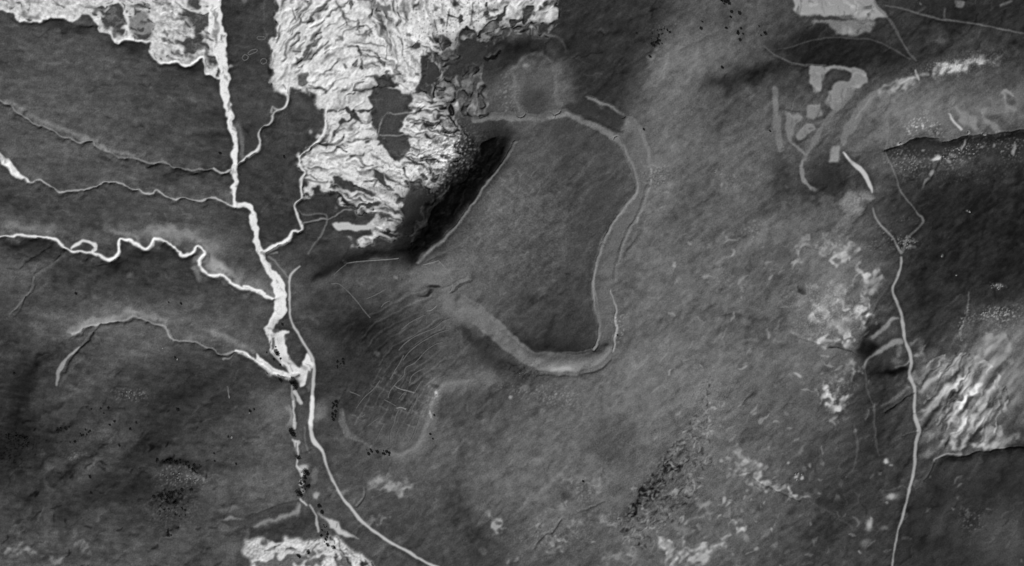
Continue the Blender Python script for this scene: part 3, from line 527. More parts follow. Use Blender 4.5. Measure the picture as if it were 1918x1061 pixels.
te(*q('a', 1320, 540, 170, 120), 40, 112, .85, soft=.8); tp('a:870,120 1100,48 1160,110 1240,250 1225,370 1120,395 1130,320 1050,300 900,300 780,265 800,180', 104, .75, 2, 2); te(*q('a', 1040, 330, 75, 22), -5, 40, .8); te(*q('a', 980, 388, 66, 11), -8, 42, .75); tl('a:1235,340 1290,290 1400,230', 3, 120, .6, 1.5); tl('a:1230,360 1300,310 1400,245', 2.5, 36, .7, 1.2); te(*q('a', 500, 250, 170, 90), 0, 80, .5); te(*q('a', 470, 1000, 30, 26), 0, 96, .6)
for i_ in range(26):
    r_ = random.Random(i_); x_, y_ = 640+r_.random()*190, 560+r_.random()*260
    td([(x_, y_), (x_+r_.uniform(6, 16), y_-r_.uniform(2, 12))], 2.0, r_.uniform(4, 9))
T += gw(720, 680, 80)*fnoise(6, -45, .5, 61)*2.0
rg = random.Random(5)
def terr(t):        # terraces: a family of parallel curves stepping down the slope
    return [(700+t*7.2, 668+t*11.5), (722+t*7, 640+t*11), (755+t*6.6, 622+t*10.5), (790+t*6, 600+t*10), (822+t*4.5, 583+t*9.5)]
for i_ in range(10):
    p_ = terr(i_*1.45-4.5); k0, k1 = rg.choice(((0, 5), (0, 4), (1, 5), (0, 5))); td(p_[k0:k1], 2.4, rg.uniform(9, 16)); td([(x+1.5, y+4) for x, y in p_[k0:k1]], 3.5, -9)
for i_ in range(9):     # long walls running down left, with cross walls making plots
    x0, y0 = 716+i_*13, 690+i_*3; L = rg.uniform(60, 105); td([(x0, y0), (x0-L*.35, y0+L*.5), (x0-L*.62, y0+L)], 2.2, rg.uniform(10, 17))
    for q_ in range(4):
        f_ = (q_+rg.uniform(.2, .8))/4; xa, ya = x0-L*.66*f_, y0+L*f_
        if rg.random() < .75: td([(xa, ya), (xa+9, ya+4.5), (xa+14, ya+5)], 2.0, rg.uniform(10, 18))
        if rg.random() < .3: te(xa+7, ya-6, 6, 4, 30, 52, .5)
for i_ in range(22):
    x_, y_ = rg.uniform(900, 1000), rg.uniform(300, 400); L = rg.uniform(10, 26); a = R(rg.choice((-50, 35)))
    td([(x_, y_), (x_+L*math.cos(a), y_+L*math.sin(a))], 2.0, rg.uniform(8, 15))
td('b:1070,380 1075,430', 4, 60); td('b:1010,570 1020,640', 2.5, 45); te(*q('b', 1220, 270, 110, 40), 0, 118, .5, soft=1.2); td('b:1385,480 1390,560', 3, 20)

# ---- central plateau details
te(1325, 550, 20, 30, 25, 112, .0); tl('13:460,1040 500,900 570,810 700,740 790,690', [8, 12, 10, 8, 6], 116, .45, 4, 4); fl('13:430,1000 480,870 560,770 650,700', 9, -.18)
tl('23:350,240 440,190 510,80', 4, 112, .4, 3); gul('23:500,320 600,305 700,325 800,350', 6, .9); tl('23:400,400 430,370 510,350', 5, 112, .5, 2)
tl('23:480,730 540,680 640,655', 3, 122, .6, 2); tl('23:480,600 560,570', 3, 112, .4, 3); tl('23:0,980 60,960 100,950', 8, 116, .5, 4); gul('23:660,930 700,880 745,830', 4, 1.6)
te(*q('23', 710, 490, 50, 14), 0, 118, .5); te(*q('23', 710, 380, 40, 16), 10, 120, .5); te(*q('23', 890, 480, 40, 36), 0, 122, .35, soft=1.2); tl('23:940,580 970,660', 6, 118, .4, 3)
te(*q('23', 1045, 722, 24, 14), 25, 170, .8); te(*q('23', 1040, 640, 16, 12), 0, 130, .6); te(*q('23', 1020, 600, 40, 10), 0, 110, .5)
speck('23', 430, 900, 260, 190, 50, 15, thr=.0); speck('23', 430, 900, 260, 190, 50, -24, thr=.9)
te(*q('23', 750, 965, 12, 10), 0, 140, .6); te(*q('23', 800, 1020, 14, 16), 0, 150, .6); tl('23:820,890 870,980', 4, 116, .5, 2)
# pale stony slope right of centre
speck('33', 150, 400, 340, 220, -45, 16, thr=.1); speck('33', 200, 350, 380, 230, -45, -26, thr=.7)
te(*q('33', 90, 500, 150, 32), -50, 54, .7, soft=1.1); te(*q('33', 230, 640, 70, 30), 5, 60, .6); te(*q('32', 1370, 670, 90, 26), -40, 52, .75, soft=1.1)
# spots and bare clay patches
for s_ in [('33:640,280 670,330 720,350', 7, 140), ('33:570,405 640,410 690,400', 7, 150), ('33:650,450 700,455', 8, 165), ('33:720,390 760,430 785,460', 8, 155), ('33:820,490 870,530 900,540', [8, 12, 5], 160), ('33:830,530 920,560', 3, 140),
           ('33:970,565 1010,590 1050,602 1095,605', [8, 5, 3, 2], 195), ('33:595,755 625,790 640,805', 5, 185), ('33:650,800 690,770', 3, 130), ('33:740,520 790,540', 3, 140), ('33:560,320 580,330', 5, 130), ('33:545,625 550,628', 6, 165),
           ('33:140,920 190,990 230,1061', [6, 8, 8], 185), ('33:205,905 215,925', 6, 170), ('33:240,960 300,1000 290,1040', 11, 165), ('33:320,920 370,960 430,1000', 10, 170), ('33:420,940 480,950 560,930', 9, 160), ('33:500,890 580,860', 4, 150), ('33:320,1020 420,1010 430,1061', 9, 150),
           ('33:160,940 240,960', 4, 140), ('33:230,800 290,790 280,830', 9, 115), ('33:350,750 430,750', 4, 135), ('33:380,670 460,670 450,720', 4, 130), ('33:215,600 280,600', 4, 120),
           ('31:1070,530 1110,490 1150,530 1270,540 1330,515', [5, 9, 11, 7, 3], 142), ('31:1030,770 1080,745 1140,740', 5, 108), ('32:390,710 430,750 460,790', [5, 7, 8], 140), ('32:740,750 790,690', 4, 140), ('32:790,770 830,780 860,750', 8, 125),
           ('32:840,670 900,650 890,620', 5, 118), ('32:1070,490 1130,530', 9, 118), ('32:1130,750 1220,770', 11, 116), ('32:970,780 1000,790', 8, 122), ('32:800,870 900,880', 5, 135), ('32:830,960 880,965', 6, 155), ('32:900,710 905,700', 5, 140),
           ('32:1180,1020 1280,1000 1340,960 1400,1010', 9, 122), ('32:950,470 965,460', 6, 110), ('32:1280,270 1290,280', 5, 120), ('32:550,1040 580,1045', 5, 170), ('31:790,560 850,575', 4, 105),
           ('30:50,960 130,940 190,960', 10, 130), ('30:310,1010 380,1040', 12, 115), ('30:530,930 560,960', 8, 115)]:
    tl(s_[0], [w_*1.5 for w_ in s_[1]] if isinstance(s_[1], list) else s_[1]*1.5, s_[2]+14, .8, 4.5, 5, rag=1)
gul('33:720,450 790,500 870,545 960,590 1050,625', 3.2, 2.2); tl('33:1100,610 1200,680 1400,800', 2.5, 84, .6, 1.5); gul('32:710,940 760,870 840,820 890,750', 4.5, 2.4); gul('32:700,870 730,810 760,770', 4, 1.6); te(*q('32', 1040, 920, 40, 24), 0, 70, .5)
speck('32', 850, 870, 260, 60, 0, 28, thr=.2); speck('32', 1250, 740, 200, 60, 0, 26, thr=.2); speck('32', 1050, 560, 50, 90, 0, 36, thr=.2); te(*q('32', 1050, 560, 22, 70), 0, 66, .4); gul('32:1000,700 1100,670 1170,630', 4, 1.1)
for x_, y_, r_, v_ in [(1030, 475, 9, 175), (1075, 475, 8, 175), (1040, 455, 7, 140), (975, 375, 8, 150), (1120, 385, 7, 130), (1075, 410, 14, 110), (870, 828, 8, 150), (760, 940, 9, 140), (1300, 615, 9, 110), (550, 630, 12, 160), (690, 860, 22, 130), (670, 690, 8, 130), (1125, 785, 9, 110)]:
    te(*q('33', x_, y_, r_*1.3, r_*1.3), 0, v_, .9)
for s_ in [('24:335,45 365,50 370,90', 9, 185), ('24:400,150 430,90 430,50', 7, 150), ('24:350,180 350,240', 6, 150), ('24:310,320 340,320', 13, 205), ('24:295,280 330,300', 8, 150), ('24:175,240 240,235', 5, 160), ('24:180,150 210,180', 4, 135),
           ('24:0,350 50,345', 9, 160), ('24:10,245 90,290 110,310', 8, 145), ('24:150,370 190,390 230,430', 9, 165), ('24:240,360 270,390', 7, 145), ('24:80,495 150,500', 5, 175), ('24:220,505 250,525', 9, 195), ('24:250,620 280,620', 6, 130),
           ('24:270,660 310,690 280,730', 8, 135), ('24:110,830 150,880 170,930', [8, 9, 12], 180), ('24:225,860 200,920 165,940', [6, 9, 12], 185), ('24:170,770 190,765', 4, 140), ('24:150,1010 155,1040', 5, 130), ('24:330,380 350,385', 6, 130), ('24:100,200 150,220', 8, 118),
           ('14:150,860 190,800 240,820', [9, 9, 6], 160), ('14:235,760 280,750', 5, 130), ('14:70,770 110,755', 4, 145), ('14:350,910 370,950 370,990', 9, 170), ('14:430,940 430,1000 400,1040', 7, 140), ('14:410,1020 430,1040', 8, 150), ('14:30,1000 60,1010', 4, 125), ('14:150,1020 210,1050', 8, 125),
           ('13:1040,790 1080,710 1110,680', 6, 130), ('13:1050,830 1000,880', 6, 135), ('13:1190,770 1240,755', 5, 125), ('13:1280,860 1320,800 1370,820', 9, 165), ('13:1370,760 1410,755', 7, 140)]:
    tl(s_[0], [w_*1.4 for w_ in s_[1]] if isinstance(s_[1], list) else s_[1]*1.4, s_[2]+14, .8, 4, 5, rag=1)
speck('24', 130, 300, 230, 220, 20, 30, n=fnoise(4, -35, .6, 71), thr=.3)
# bare knob under the road bend and ridge down to the south west
i_kn = reg('bare_knob', kind='structure', label='pale stony spur end below the forked road')
tp('14:250,390 330,400 400,400 400,430 330,520 310,560 250,640 150,640 210,520 200,440', 118, .6, 3, 3); tp('14:240,395 330,395 408,405 400,440 330,510 300,500 200,500', 135, .5, 3, 3, ident=i_kn)
speck('14', 280, 470, 110, 90, -40, 45, thr=0); speck('14', 280, 470, 110, 90, -40, -30, thr=.4); tl('14:190,400 80,470 0,530 13:1330,400 1200,500 1080,600 960,680', 5, 102, .45, 3, 3)
gul('14:410,440 330,540 220,680', 6, 1.2); tl('14:320,410 345,430 335,480', 1.6, 70, .6)
speck('14', 120, 720, 150, 60, -30, 22, thr=.2)
# ---- worked ground at the upper right
i_f = [reg('field', kind='structure', label=l) for l in ('large pale cultivated field at the top edge', 'narrow pale field strip below the large top field', 'pale bare clearing shaped like a hook on the right hand hill', 'small square pale plot between the bare strips', 'small oval pale plot leaning to the right', 'pale oblong plot beside the long thin strip')]
tp('03:995,-400 1003,60 1060,110 1240,110 1330,95 1415,100 04:100,100 200,115 300,130 430,140 505,115 460,60 400,-20 380,-400', 158, .95, 1.4, 1.5, ident=i_f[0]); te(*q('04', 365, 50, 26, 18), 0, 90, .7); T[:, :] += 0
tp('03:1150,150 1230,160 1290,215 1415,225 04:200,225 240,230 400,228 440,150 400,135 300,130 200,125 50,120 0,140', 132, .8, 2, 2, ident=i_f[1]); te(*q('04', 240, 200, 40, 20), 0, 160, .5); te(*q('04', 120, 118, 180, 12), 2, 62, .8, soft=1.1); tl('03:1120,120 1240,120 1400,105', 4, 62, .7, 2)
tp('03:1105,438 1125,560 1150,612 1190,612 1210,540 1240,470 04:130,462 240,465 272,490 250,535 160,560 120,620 105,680 150,730 190,735 215,650 310,590 380,560 392,520 370,475 300,445 100,436 0,432', 142, .9, 1.3, 1.5, ident=i_f[2])
te(*q('04', 220, 620, 80, 40), -40, 120, .5)
tp('03:1105,690 1185,690 1200,760 1150,795 1105,770', 132, .9, 1.3, 1.5, ident=i_f[3]); tp('03:1090,815 1140,820 1150,860 1080,910 1030,925 1030,890', 132, .9, 1.3, 1.5, ident=i_f[4]); tp('03:960,745 1050,745 1070,780 1020,850 1010,910 970,900 955,850', 122, .9, 1.3, 1.5, ident=i_f[5])
fldm = (ID >= i_f[0]) & (ID <= i_f[5]); strokes(fldm, 60, lambda x, y: 86, (10, 36), (2.5, 7), 51, -22, .1, 60, 12); strokes(fldm, 60, lambda x, y: 10, (8, 30), (3, 8), 52, 18, 0, 60, 40); strokes(fldm, 40, lambda x, y: 40, (5, 14), (3, 7), 53, -28, .2, 60, 60)
tl('03:890,600 895,700 905,850 915,940 930,990', [13, 13, 13, 12, 12], 116, .9, 1.5); tl('03:870,620 885,960', 1.5, 90, .5); te(*q('03', 935, 985, 9, 9), 0, 80, .7); te(*q('03', 900, 640, 16, 30), 0, 118, .3)
tl('03:985,900 1010,960 1095,1025', [9, 6, 4], 122, .85, 1.2); tl('03:930,720 1060,740', 2, 62, .8); tl('03:1210,650 1160,800', 3, 60, .5, 2); te(*q('03', 1060, 930, 50, 14), -20, 58, .6)
tl('03:1400,600 1330,690 1290,740 1200,840 1150,940 1100,1030 13:1070,180', [13, 13, 10, 9, 9, 8, 5], 118, .8, 1.4); tl('13:1060,190 1075,290 1110,340 1155,380', [5, 8, 7, 3], 130, .85, 1.3); te(*q('13', 1145, 425, 20, 16), 0, 92, .6)
tl('04:480,600 390,650 330,740 260,850 215,960', [12, 14, 17, 20, 9], 124, .8, 2); tl('04:400,650 300,780', 2.5, 150, .5); tp('14:145,85 195,85 205,120 185,190 115,190 120,160', 134, .9, 1.6, 1.5)
tl('04:170,740 80,870 0,980', 7, 110, .5, 3); gul('04:120,870 40,970', 6, 1.0)
tl('04:470,610 560,570 640,530 710,510', [10, 16, 14, 10], 176, .9, 5, 4, rag=1); tl('04:830,490 880,440 980,440 1090,400', [8, 18, 20, 16], 172, .9, 6, 4, rag=1); tl('04:1090,390 1200,400 1240,440', 9, 150, .8, 5, 4, rag=1); tl('04:700,470 715,530', 4, 178, .8, 1.2)
tl('04:740,500 780,500', 4, 150, .6, 1.5); fl('04:450,610 600,540 720,480 860,430 1000,370 1180,350', 6, -.35); te(*q('04', 960, 380, 200, 20), -5, 80, .5, soft=1.2); speck('04', 980, 430, 280, 60, -8, 60, n=fnoise(4, 70, .5, 72), thr=.3)
tl('04:580,640 700,570', 4, 118, .6, 2); tp('04:950,710 1000,730 1060,730 1100,770 1130,860 1050,850 990,800', 142, .75, 2, 3); tl('04:920,765 960,810 995,850', [3, 5, 5], 200, .85, 1.2); te(*q('04', 1160, 740, 22, 26), 0, 150, .6); tl('04:1100,870 1140,860 1180,790', 9, 110, .5, 2)
tl('04:1160,790 1200,830 1250,865', 9, 150, .6, 3); tl('04:1285,660 1300,720 1345,745', 5, 150, .6, 2.5, 3); tl('04:1270,660 1300,620 1340,620', 7, 160, .7, 2.5, 3); te(*q('04', 1240, 720, 70, 50), 0, 120, .5, soft=1.2); te(*q('04', 1335, 680, 22, 22), 0, 75, .8); te(*q('04', 1250, 790, 60, 26), 15, 74, .7)
tl('04:740,860 820,900', 5, 130, .5, 2); speck('04', 800, 840, 110, 50, 30, 70, thr=.4); te(*q('04', 680, 850, 30, 24), 0, 110, .3); tl('04:640,850 660,885', 3, 150, .6); speck('04', 680, 850, 60, 50, 0, 60, thr=.4)
for x_, y_, r_, v_ in [(1050, 882, 12, 200), (1155, 895, 14, 200), (590, 945, 12, 165), (1340, 905, 9, 120), (1195, 955, 12, 130), (1140, 975, 9, 150), (1340, 1000, 14, 130), (740, 990, 9, 140), (850, 265, 26, 90), (730, 25, 12, 150), (985, 20, 18, 190)]:
    te(*q('04', x_, y_, r_, r_*.8), 0, v_, .8)
tl('04:960,10 1000,25 1000,40', 5, 180, .6, 1.5); tl('04:1260,45 1330,0', 4, 110, .8, 1.5); tl('04:885,70 885,110', 3.5, 110, .6, 1.5); tl('04:720,75 760,50', 4, 95, .7, 2)
te(*q('04', 880, 20, 320, 40), 0, 44, .6, soft=1.2)
# east scarp: the ground falls northward-facing below this line; shade and vegetation painted dark
ES = '04:490,1000 560,975 620,950 720,915 850,915 890,940 1040,900 1190,885 1280,875 1365,862 1500,850'
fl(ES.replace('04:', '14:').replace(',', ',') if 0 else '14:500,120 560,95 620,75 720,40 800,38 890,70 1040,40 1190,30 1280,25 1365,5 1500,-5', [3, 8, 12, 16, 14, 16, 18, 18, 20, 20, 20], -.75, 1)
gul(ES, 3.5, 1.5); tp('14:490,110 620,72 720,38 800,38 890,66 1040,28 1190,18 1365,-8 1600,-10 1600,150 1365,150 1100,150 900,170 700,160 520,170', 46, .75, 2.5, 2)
tl('14:220,130 340,125 490,110', 4, 62, .5, 2); td(ES, 3, 10)
speck('14', 640, 190, 120, 90, 20, 60, thr=.3); speck('14', 1000, 120, 180, 60, -20, 75, thr=.4); speck('14', 1000, 260, 260, 70, 0, 28, n=N8, thr=.6); speck('14', 1320, 90, 70, 90, 0, 80, thr=.5)
for x_, y_, rx_, ry_, an_, v_ in [(830, 165, 30, 14, 10, 215), (600, 68, 16, 12, 0, 170), (800, 265, 22, 20, -50, 150), (770, 330, 40, 10, -50, 105), (1020, 75, 8, 22, 10, 170), (1345, 110, 12, 24, 0, 150), (950, 145, 22, 10, 0, 130), (930, 180, 16, 8, 0, 140), (745, 108, 12, 8, 0, 135), (1200, 75, 10, 14, 0, 130), (1140, 95, 14, 8, 0, 130), (1050, 520, 12, 6, 0, 165), (1020, 515, 22, 6, 0, 26), (865, 815, 8, 6, 0, 110), (965, 940, 8, 4, 0, 110), (1310, 310, 40, 30, 0, 66)]:
    te(*q('14', x_, y_, rx_, ry_), an_, v_, .8)
gul('14:760,340 800,290 840,200 880,150', 6, 1.8); speck('14', 640, 720, 70, 30, 10, 90, thr=.2); tl('14:600,715 710,715', 2, 150, .5); tl('14:640,750 700,755', 3, 150, .5, 2); speck('14', 540, 700, 90, 60, 20, 40, thr=.5); speck('14', 610, 580, 80, 14, 0, 40, thr=.2); speck('14', 430, 750, 40, 40, 0, 40, thr=.3)
for y_ in (360, 425, 470, 515, 550): te(*q('13', 965+(y_ % 30), y_, 10, 10), 0, 92, .6)
# dark block edge west of the knob
tp('13:1200,200 1310,205 1305,300 1300,385 1240,400 1160,370 1140,300 1150,220', 54, .6, 2, 2)
# ---- eastern ravines and clay ribs; lit and shaded sides painted in too
for s_ in [('24:750,960 800,910 870,850 940,790 1000,735', [9, 12, 14, 14, 10], 132), ('24:690,820 800,790 880,720 980,640', [9, 14, 12, 9], 112), ('24:880,1061 930,960 1000,900 1060,800 1100,770', [6, 12, 10, 12, 10], 124), ('24:1000,1061 1040,980 1080,900', 9, 118),
           ('34:860,240 900,130 940,40 960,0', [8, 10, 8, 6], 122), ('34:945,250 990,160 1020,90', [5, 8, 9], 152), ('34:1000,270 1020,200 1060,140 1110,60 1140,0', [5, 8, 11, 10, 9], 166), ('34:780,330 830,270', 10, 96), ('34:740,80 800,10', 12, 118), ('34:960,100 1000,100 1030,60', 8, 165),
           ('34:970,280 1050,250 1130,270', 10, 150), ('34:1150,280 1200,250 1260,280', 10, 150), ('34:1160,200 1240,150 1260,200', 14, 128), ('34:1280,260 1365,210', 12, 110), ('24:1180,800 1120,790 1080,820', 9, 142), ('24:1100,640 1140,620 1120,680', 9, 116), ('24:1180,1000 1140,960 1150,900', 12, 122),
           ('24:700,740 740,750 770,700', 10, 112), ('24:980,640 1060,620 1090,600', 9, 108), ('24:1200,500 1260,500', 22, 118), ('24:1210,590 1270,590', 22, 112), ('24:700,590 740,530', [6, 3], 118), ('24:680,520 700,490', 8, 85)]:
    tl(s_[0], [w_*1.5 for w_ in s_[1]] if isinstance(s_[1], list) else s_[1]*1.5, s_[2]+22, .75, 3.5, 3, rag=.7)
for s_ in ['24:715,790 800,730 850,680 890,640', '24:700,970 760,890 830,830 900,770 960,710', '24:760,1050 850,920 950,840 1000,780', '24:850,1061 900,990 960,900', '24:960,1061 1010,960 1060,860', '24:1050,1000 1090,920', '34:760,110 820,40 870,0', '34:900,250 940,160 960,90', '34:970,260 1010,180 1060,80 1090,20', '34:1030,280 1080,180 1130,110 1170,60', '24:1100,750 1170,640', '24:1180,1061 1230,960 1260,900', '34:800,300 870,200 900,100']:
    gul(s_, 6, .9, 1.5); tl(s_, [3, 6, 3], 60, .65, 3, 2)
F += gw(1800, 770, 60)*fnoise(11, -56, .3, 73, 2)*.05+gw(1855, 655, 60)*fnoise(10, -56, .3, 74, 2.4)*.04
FAN = gw(1795, 755, 70)+.6*gw(1860, 690, 50)+.4*gw(1840, 825, 40); T += FAN*np.clip(fnoise(22, -54, .16, 75, 3), -1.6, 2)*20+FAN*10
speck('24', 1240, 310, 150, 40, -5, 85, thr=.1); speck('24', 1230, 130, 60, 30, 10, 110, thr=.1); speck('24', 1230, 130, 70, 50, 0, -40, thr=.2); te(*q('24', 1215, 70, 60, 40), 20, 24, .8, soft=1.1); te(*q('24', 1250, 130, 24, 16), 0, 170, .4); te(*q('24', 1200, 200, 120, 40), -10, 40, .6)
speck('24', 1290, 370, 90, 70, 0, 30, thr=.3); tl('24:1050,170 1040,280 1020,370 995,460', [2, 2, 3, 2], 140, .5, 1.2); speck('24', 1015, 380, 22, 110, 12, 70, thr=.1)
# west of the east road
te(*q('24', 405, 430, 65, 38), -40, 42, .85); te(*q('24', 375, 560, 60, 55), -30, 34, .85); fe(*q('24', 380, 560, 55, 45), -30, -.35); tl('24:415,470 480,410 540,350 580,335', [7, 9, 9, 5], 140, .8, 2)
tl('24:350,660 400,595 480,550 540,510 595,500', [6, 5, 9, 14, 12], 142, .8, 2); tl('24:595,540 580,580', 8, 115, .7, 2); te(*q('24', 520, 610, 40, 40), 20, 56, .7); te(*q('24', 580, 620, 30, 18), 20, 125, .6, soft=1.2); tl('24:570,665 620,650 655,625', 3, 155, .8, 1.5)
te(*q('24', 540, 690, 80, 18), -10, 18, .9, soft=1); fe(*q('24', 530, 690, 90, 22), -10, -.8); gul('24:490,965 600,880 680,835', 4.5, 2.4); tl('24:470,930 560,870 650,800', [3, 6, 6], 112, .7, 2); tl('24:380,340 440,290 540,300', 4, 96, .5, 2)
gul('24:360,380 420,280 520,130 560,70', 7, 1.6); te(*q('24', 500, 130, 40, 90), 30, 44, .5, soft=1.2); gul('24:110,525 220,540 300,570 340,640', 3.5, 1.6); te(*q('24', 180, 530, 60, 14), 5, 56, .6); tl('24:420,330 400,370', 4, 100, .5, 2)
gul('23:1000,440 1100,490 1250,520 1400,560', 3.5, 1.2); te(*q('23', 1070, 160, 30, 18), 0, 44, .7); tl('23:1005,435 1050,445', 4, 135, .6, 1.5); te(*q('23', 1130, 455, 20, 12), 0, 140, .6); te(*q('23', 1240, 495, 44, 10), -6, 165, .7)
for x_, y_, rx_, ry_, an_, v_ in [(1050, 235, 50, 18, -20, 150), (1150, 345, 36, 20, 20, 165), (1215, 275, 18, 34, -10, 150), (1255, 205, 28, 14, 0, 140), (1330, 240, 50, 10, 0, 150), (1300, 370, 30, 28, 0, 165), (1000, 330, 46, 26, 0, 118), (1170, 120, 16, 8, 10, 130), (1380, 360, 26, 24, 0, 165), (1340, 400, 24, 30, 0, 150), (1360, 515, 18, 14, 0, 190), (1390, 625, 16, 14, 0, 140), (1320, 165, 26, 8, 45, 125), (1100, 125, 12, 8, 0, 125)]:
    te(*q('23', x_, y_, rx_, ry_), an_, v_, .75, soft=.9)
speck('23', 1200, 300, 280, 160, 0, 34, n=fnoise(4, 20, .6, 77), thr=.5); speck('23', 1300, 850, 90, 120, 20, 40, thr=.3)
# south east dark slope: north-facing shade and vegetation painted into the tone
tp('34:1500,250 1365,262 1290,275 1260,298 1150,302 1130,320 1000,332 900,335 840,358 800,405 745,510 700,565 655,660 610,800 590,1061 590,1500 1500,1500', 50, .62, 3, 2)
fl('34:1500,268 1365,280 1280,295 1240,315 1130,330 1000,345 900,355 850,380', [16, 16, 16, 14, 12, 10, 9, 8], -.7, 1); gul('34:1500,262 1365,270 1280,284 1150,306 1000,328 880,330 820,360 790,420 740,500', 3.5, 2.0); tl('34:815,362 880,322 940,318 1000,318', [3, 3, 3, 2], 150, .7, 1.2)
tl('34:990,630 880,740 820,850', 12, 68, .5, 5); te(*q('34', 1260, 840, 110, 90), 0, 86, .6, soft=1.4); speck('34', 1060, 760, 60, 60, 0, 50, thr=.3); tl('34:690,520 700,500', 4, 110, .6, 1.5); te(*q('34', 790, 455, 10, 10), 0, 90, .7)
for x_, y_, rx_, ry_, v_ in [(495, 368, 18, 12, 200), (533, 398, 11, 9, 140), (530, 592, 34, 20, 165), (500, 640, 12, 12, 120), (392, 780, 26, 34, 180), (400, 740, 9, 16, 150), (485, 810, 22, 16, 110), (360, 905, 30, 24, 105), (330, 965, 9, 9, 140), (165, 10, 26, 16, 190), (60, 572, 12, 9, 115), (150, 115, 10, 12, 130), (175, 620, 12, 16, 92)]:
    te(*q('34', x_, y_, rx_, ry_), 0, v_, .85, soft=.8)
tl('34:290,130 315,250 300,380 230,470', [2, 4, 4, 3], 92, .7, 1.5); tl('34:460,560 560,545 630,540 650,570', 2, 96, .6, 1.5); tl('34:540,240 620,200 690,175', 3, 86, .6, 2); gul('34:600,200 660,185 700,170', 3, 1.4)
# bottom strip and other marks
tl('31:1060,530 1130,495', 5, 120, .4, 2); gul('31:1005,545 1000,600 950,665', 3.2, 2.0, .3); tl('31:995,545 992,600 940,660', 2, 110, .6, .8, .3); tl('31:1010,770 1080,745', 5, 108, .5, 2); tl('31:940,890 1050,930 1100,1000', 6, 86, .4, 3)
tl('31:605,140 610,230 635,310', 2.5, 120, .6, 1.2); te(*q('31', 260, 230, 60, 50), 30, 92, .5, soft=1.3); tl('31:200,230 240,205 300,205', 2, 60, .7, 1.2); te(*q('31', 680, 60, 50, 24), -30, 160, .45, soft=1.3); te(*q('21', 700, 960, 50, 60), 0, 130, .5, soft=1.2)
te(*q('30', 330, 400, 30, 30), 0, 105, .5); tl('30:300,480 320,560', 6, 98, .5, 3); te(*q('30', 500, 330, 30, 20), 0, 120, .5, soft=1.2); te(*q('30', 1200, 460, 150, 40), 10, 98, .6, soft=1.2); te(*q('30', 1310, 480, 30, 30), 0, 130, .4); speck('30', 1200, 470, 160, 60, 10, 60, thr=.3)
speck('30', 650, 200, 150, 90, 10, 26, thr=.2); speck('30', 250, 320, 90, 50, 20, 40, thr=.3); speck('20', 870, 850, 110, 36, 10, 60, thr=.3); speck('30', 500, 330, 60, 30, 0, 60, thr=.3)
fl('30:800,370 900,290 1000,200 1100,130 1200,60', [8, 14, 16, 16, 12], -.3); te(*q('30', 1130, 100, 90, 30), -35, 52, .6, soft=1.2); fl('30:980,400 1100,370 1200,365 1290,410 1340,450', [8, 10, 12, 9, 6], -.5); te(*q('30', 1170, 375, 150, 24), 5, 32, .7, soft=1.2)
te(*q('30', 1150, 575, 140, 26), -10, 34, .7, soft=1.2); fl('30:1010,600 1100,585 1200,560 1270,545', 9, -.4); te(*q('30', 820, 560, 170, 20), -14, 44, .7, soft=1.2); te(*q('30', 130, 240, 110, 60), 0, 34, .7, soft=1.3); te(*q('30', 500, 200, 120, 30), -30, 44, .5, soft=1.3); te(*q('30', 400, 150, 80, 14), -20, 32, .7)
te(*q('30', 1160, 650, 130, 110), 0, 56, .6, soft=1.1); speck('30', 1130, 660, 150, 130, 0, 34, thr=.5); speck('30', 1130, 660, 150, 130, 0, -28, n=N8, thr=.3); speck('30', 130, 300, 140, 110, 0, -26, thr=.4); speck('30', 600, 250, 300, 150, 0, -22, thr=.8)
speck('03', 100, 240, 70, 90, 20, 50, thr=.9); te(*q('03', 100, 320, 26, 12), -40, 130, .5); te(*q('03', 68, 380, 22, 20), 0, 130, .7); te(*q('03', 90, 250, 40, 60), 20, 44, .6, soft=1.2)
tl('03:200,290 280,230 345,135', [4, 5, 4], 96, .6, 2); tl('03:250,310 340,260 460,215', 4, 100, .6, 2); gul('03:260,330 350,280 470,230', 5, .7); fl('03:0,420 60,340 120,240 190,180 300,130 500,90', 12, -.12)
speck('13', 110, 280, 70, 70, 0, 40, thr=.4); speck('13', 110, 280, 70, 70, 0, -44, n=fnoise(2.4, seed=81), thr=.5); te(*q('13', 180, 402, 20, 8), 20, 140, .7); speck('13', 520, 960, 70, 90, 0, 20, thr=.2); speck('13', 740, 640, 70, 60, 0, 25, thr=.2); te(*q('13', 640, 680, 36, 50), 10, 62, .6, soft=1.1)
for x_, y_ in [(500, 258), (580, 695), (540, 350)]: te(*q('13', x_, y_, 12, 12), 0, 130, .6)
speck('13', 580, 290, 110, 60, 20, 20, thr=.3)
speck('22', 650, 700, 130, 60, 10, -30, thr=.3); speck('22', 650, 820, 180, 60, 10, 34, thr=.3); te(*q('22', 560, 865, 12, 10), 0, 170, .7); te(*q('22', 650, 800, 30, 16), 0, 120, .5); speck('22', 900, 880, 130, 70, 20, 28, thr=.3)
speck('22', 30, 900, 50, 140, 0, 40, thr=.6); te(*q('22', 310, 880, 120, 40), 0, 70, .3); te(*q('33', 360, 30, 50, 30), 0, 80, .3)
tl('12:0,0 40,30', 3, 100, .1); te(*q('01', 215, 10, 24, 20), 0, 130, .6); tl('01:240,150 280,90', 2.5, 84, .5); tl('01:205,330 240,180 270,90', 5, 54, .6, 3); tl('01:330,180 370,300 385,400', 2, 86, .7); tl('01:340,0 330,150', 2, 82, .5); te(*q('01', 190, 420, 60, 30), -50, 48, .6, soft=1.2)
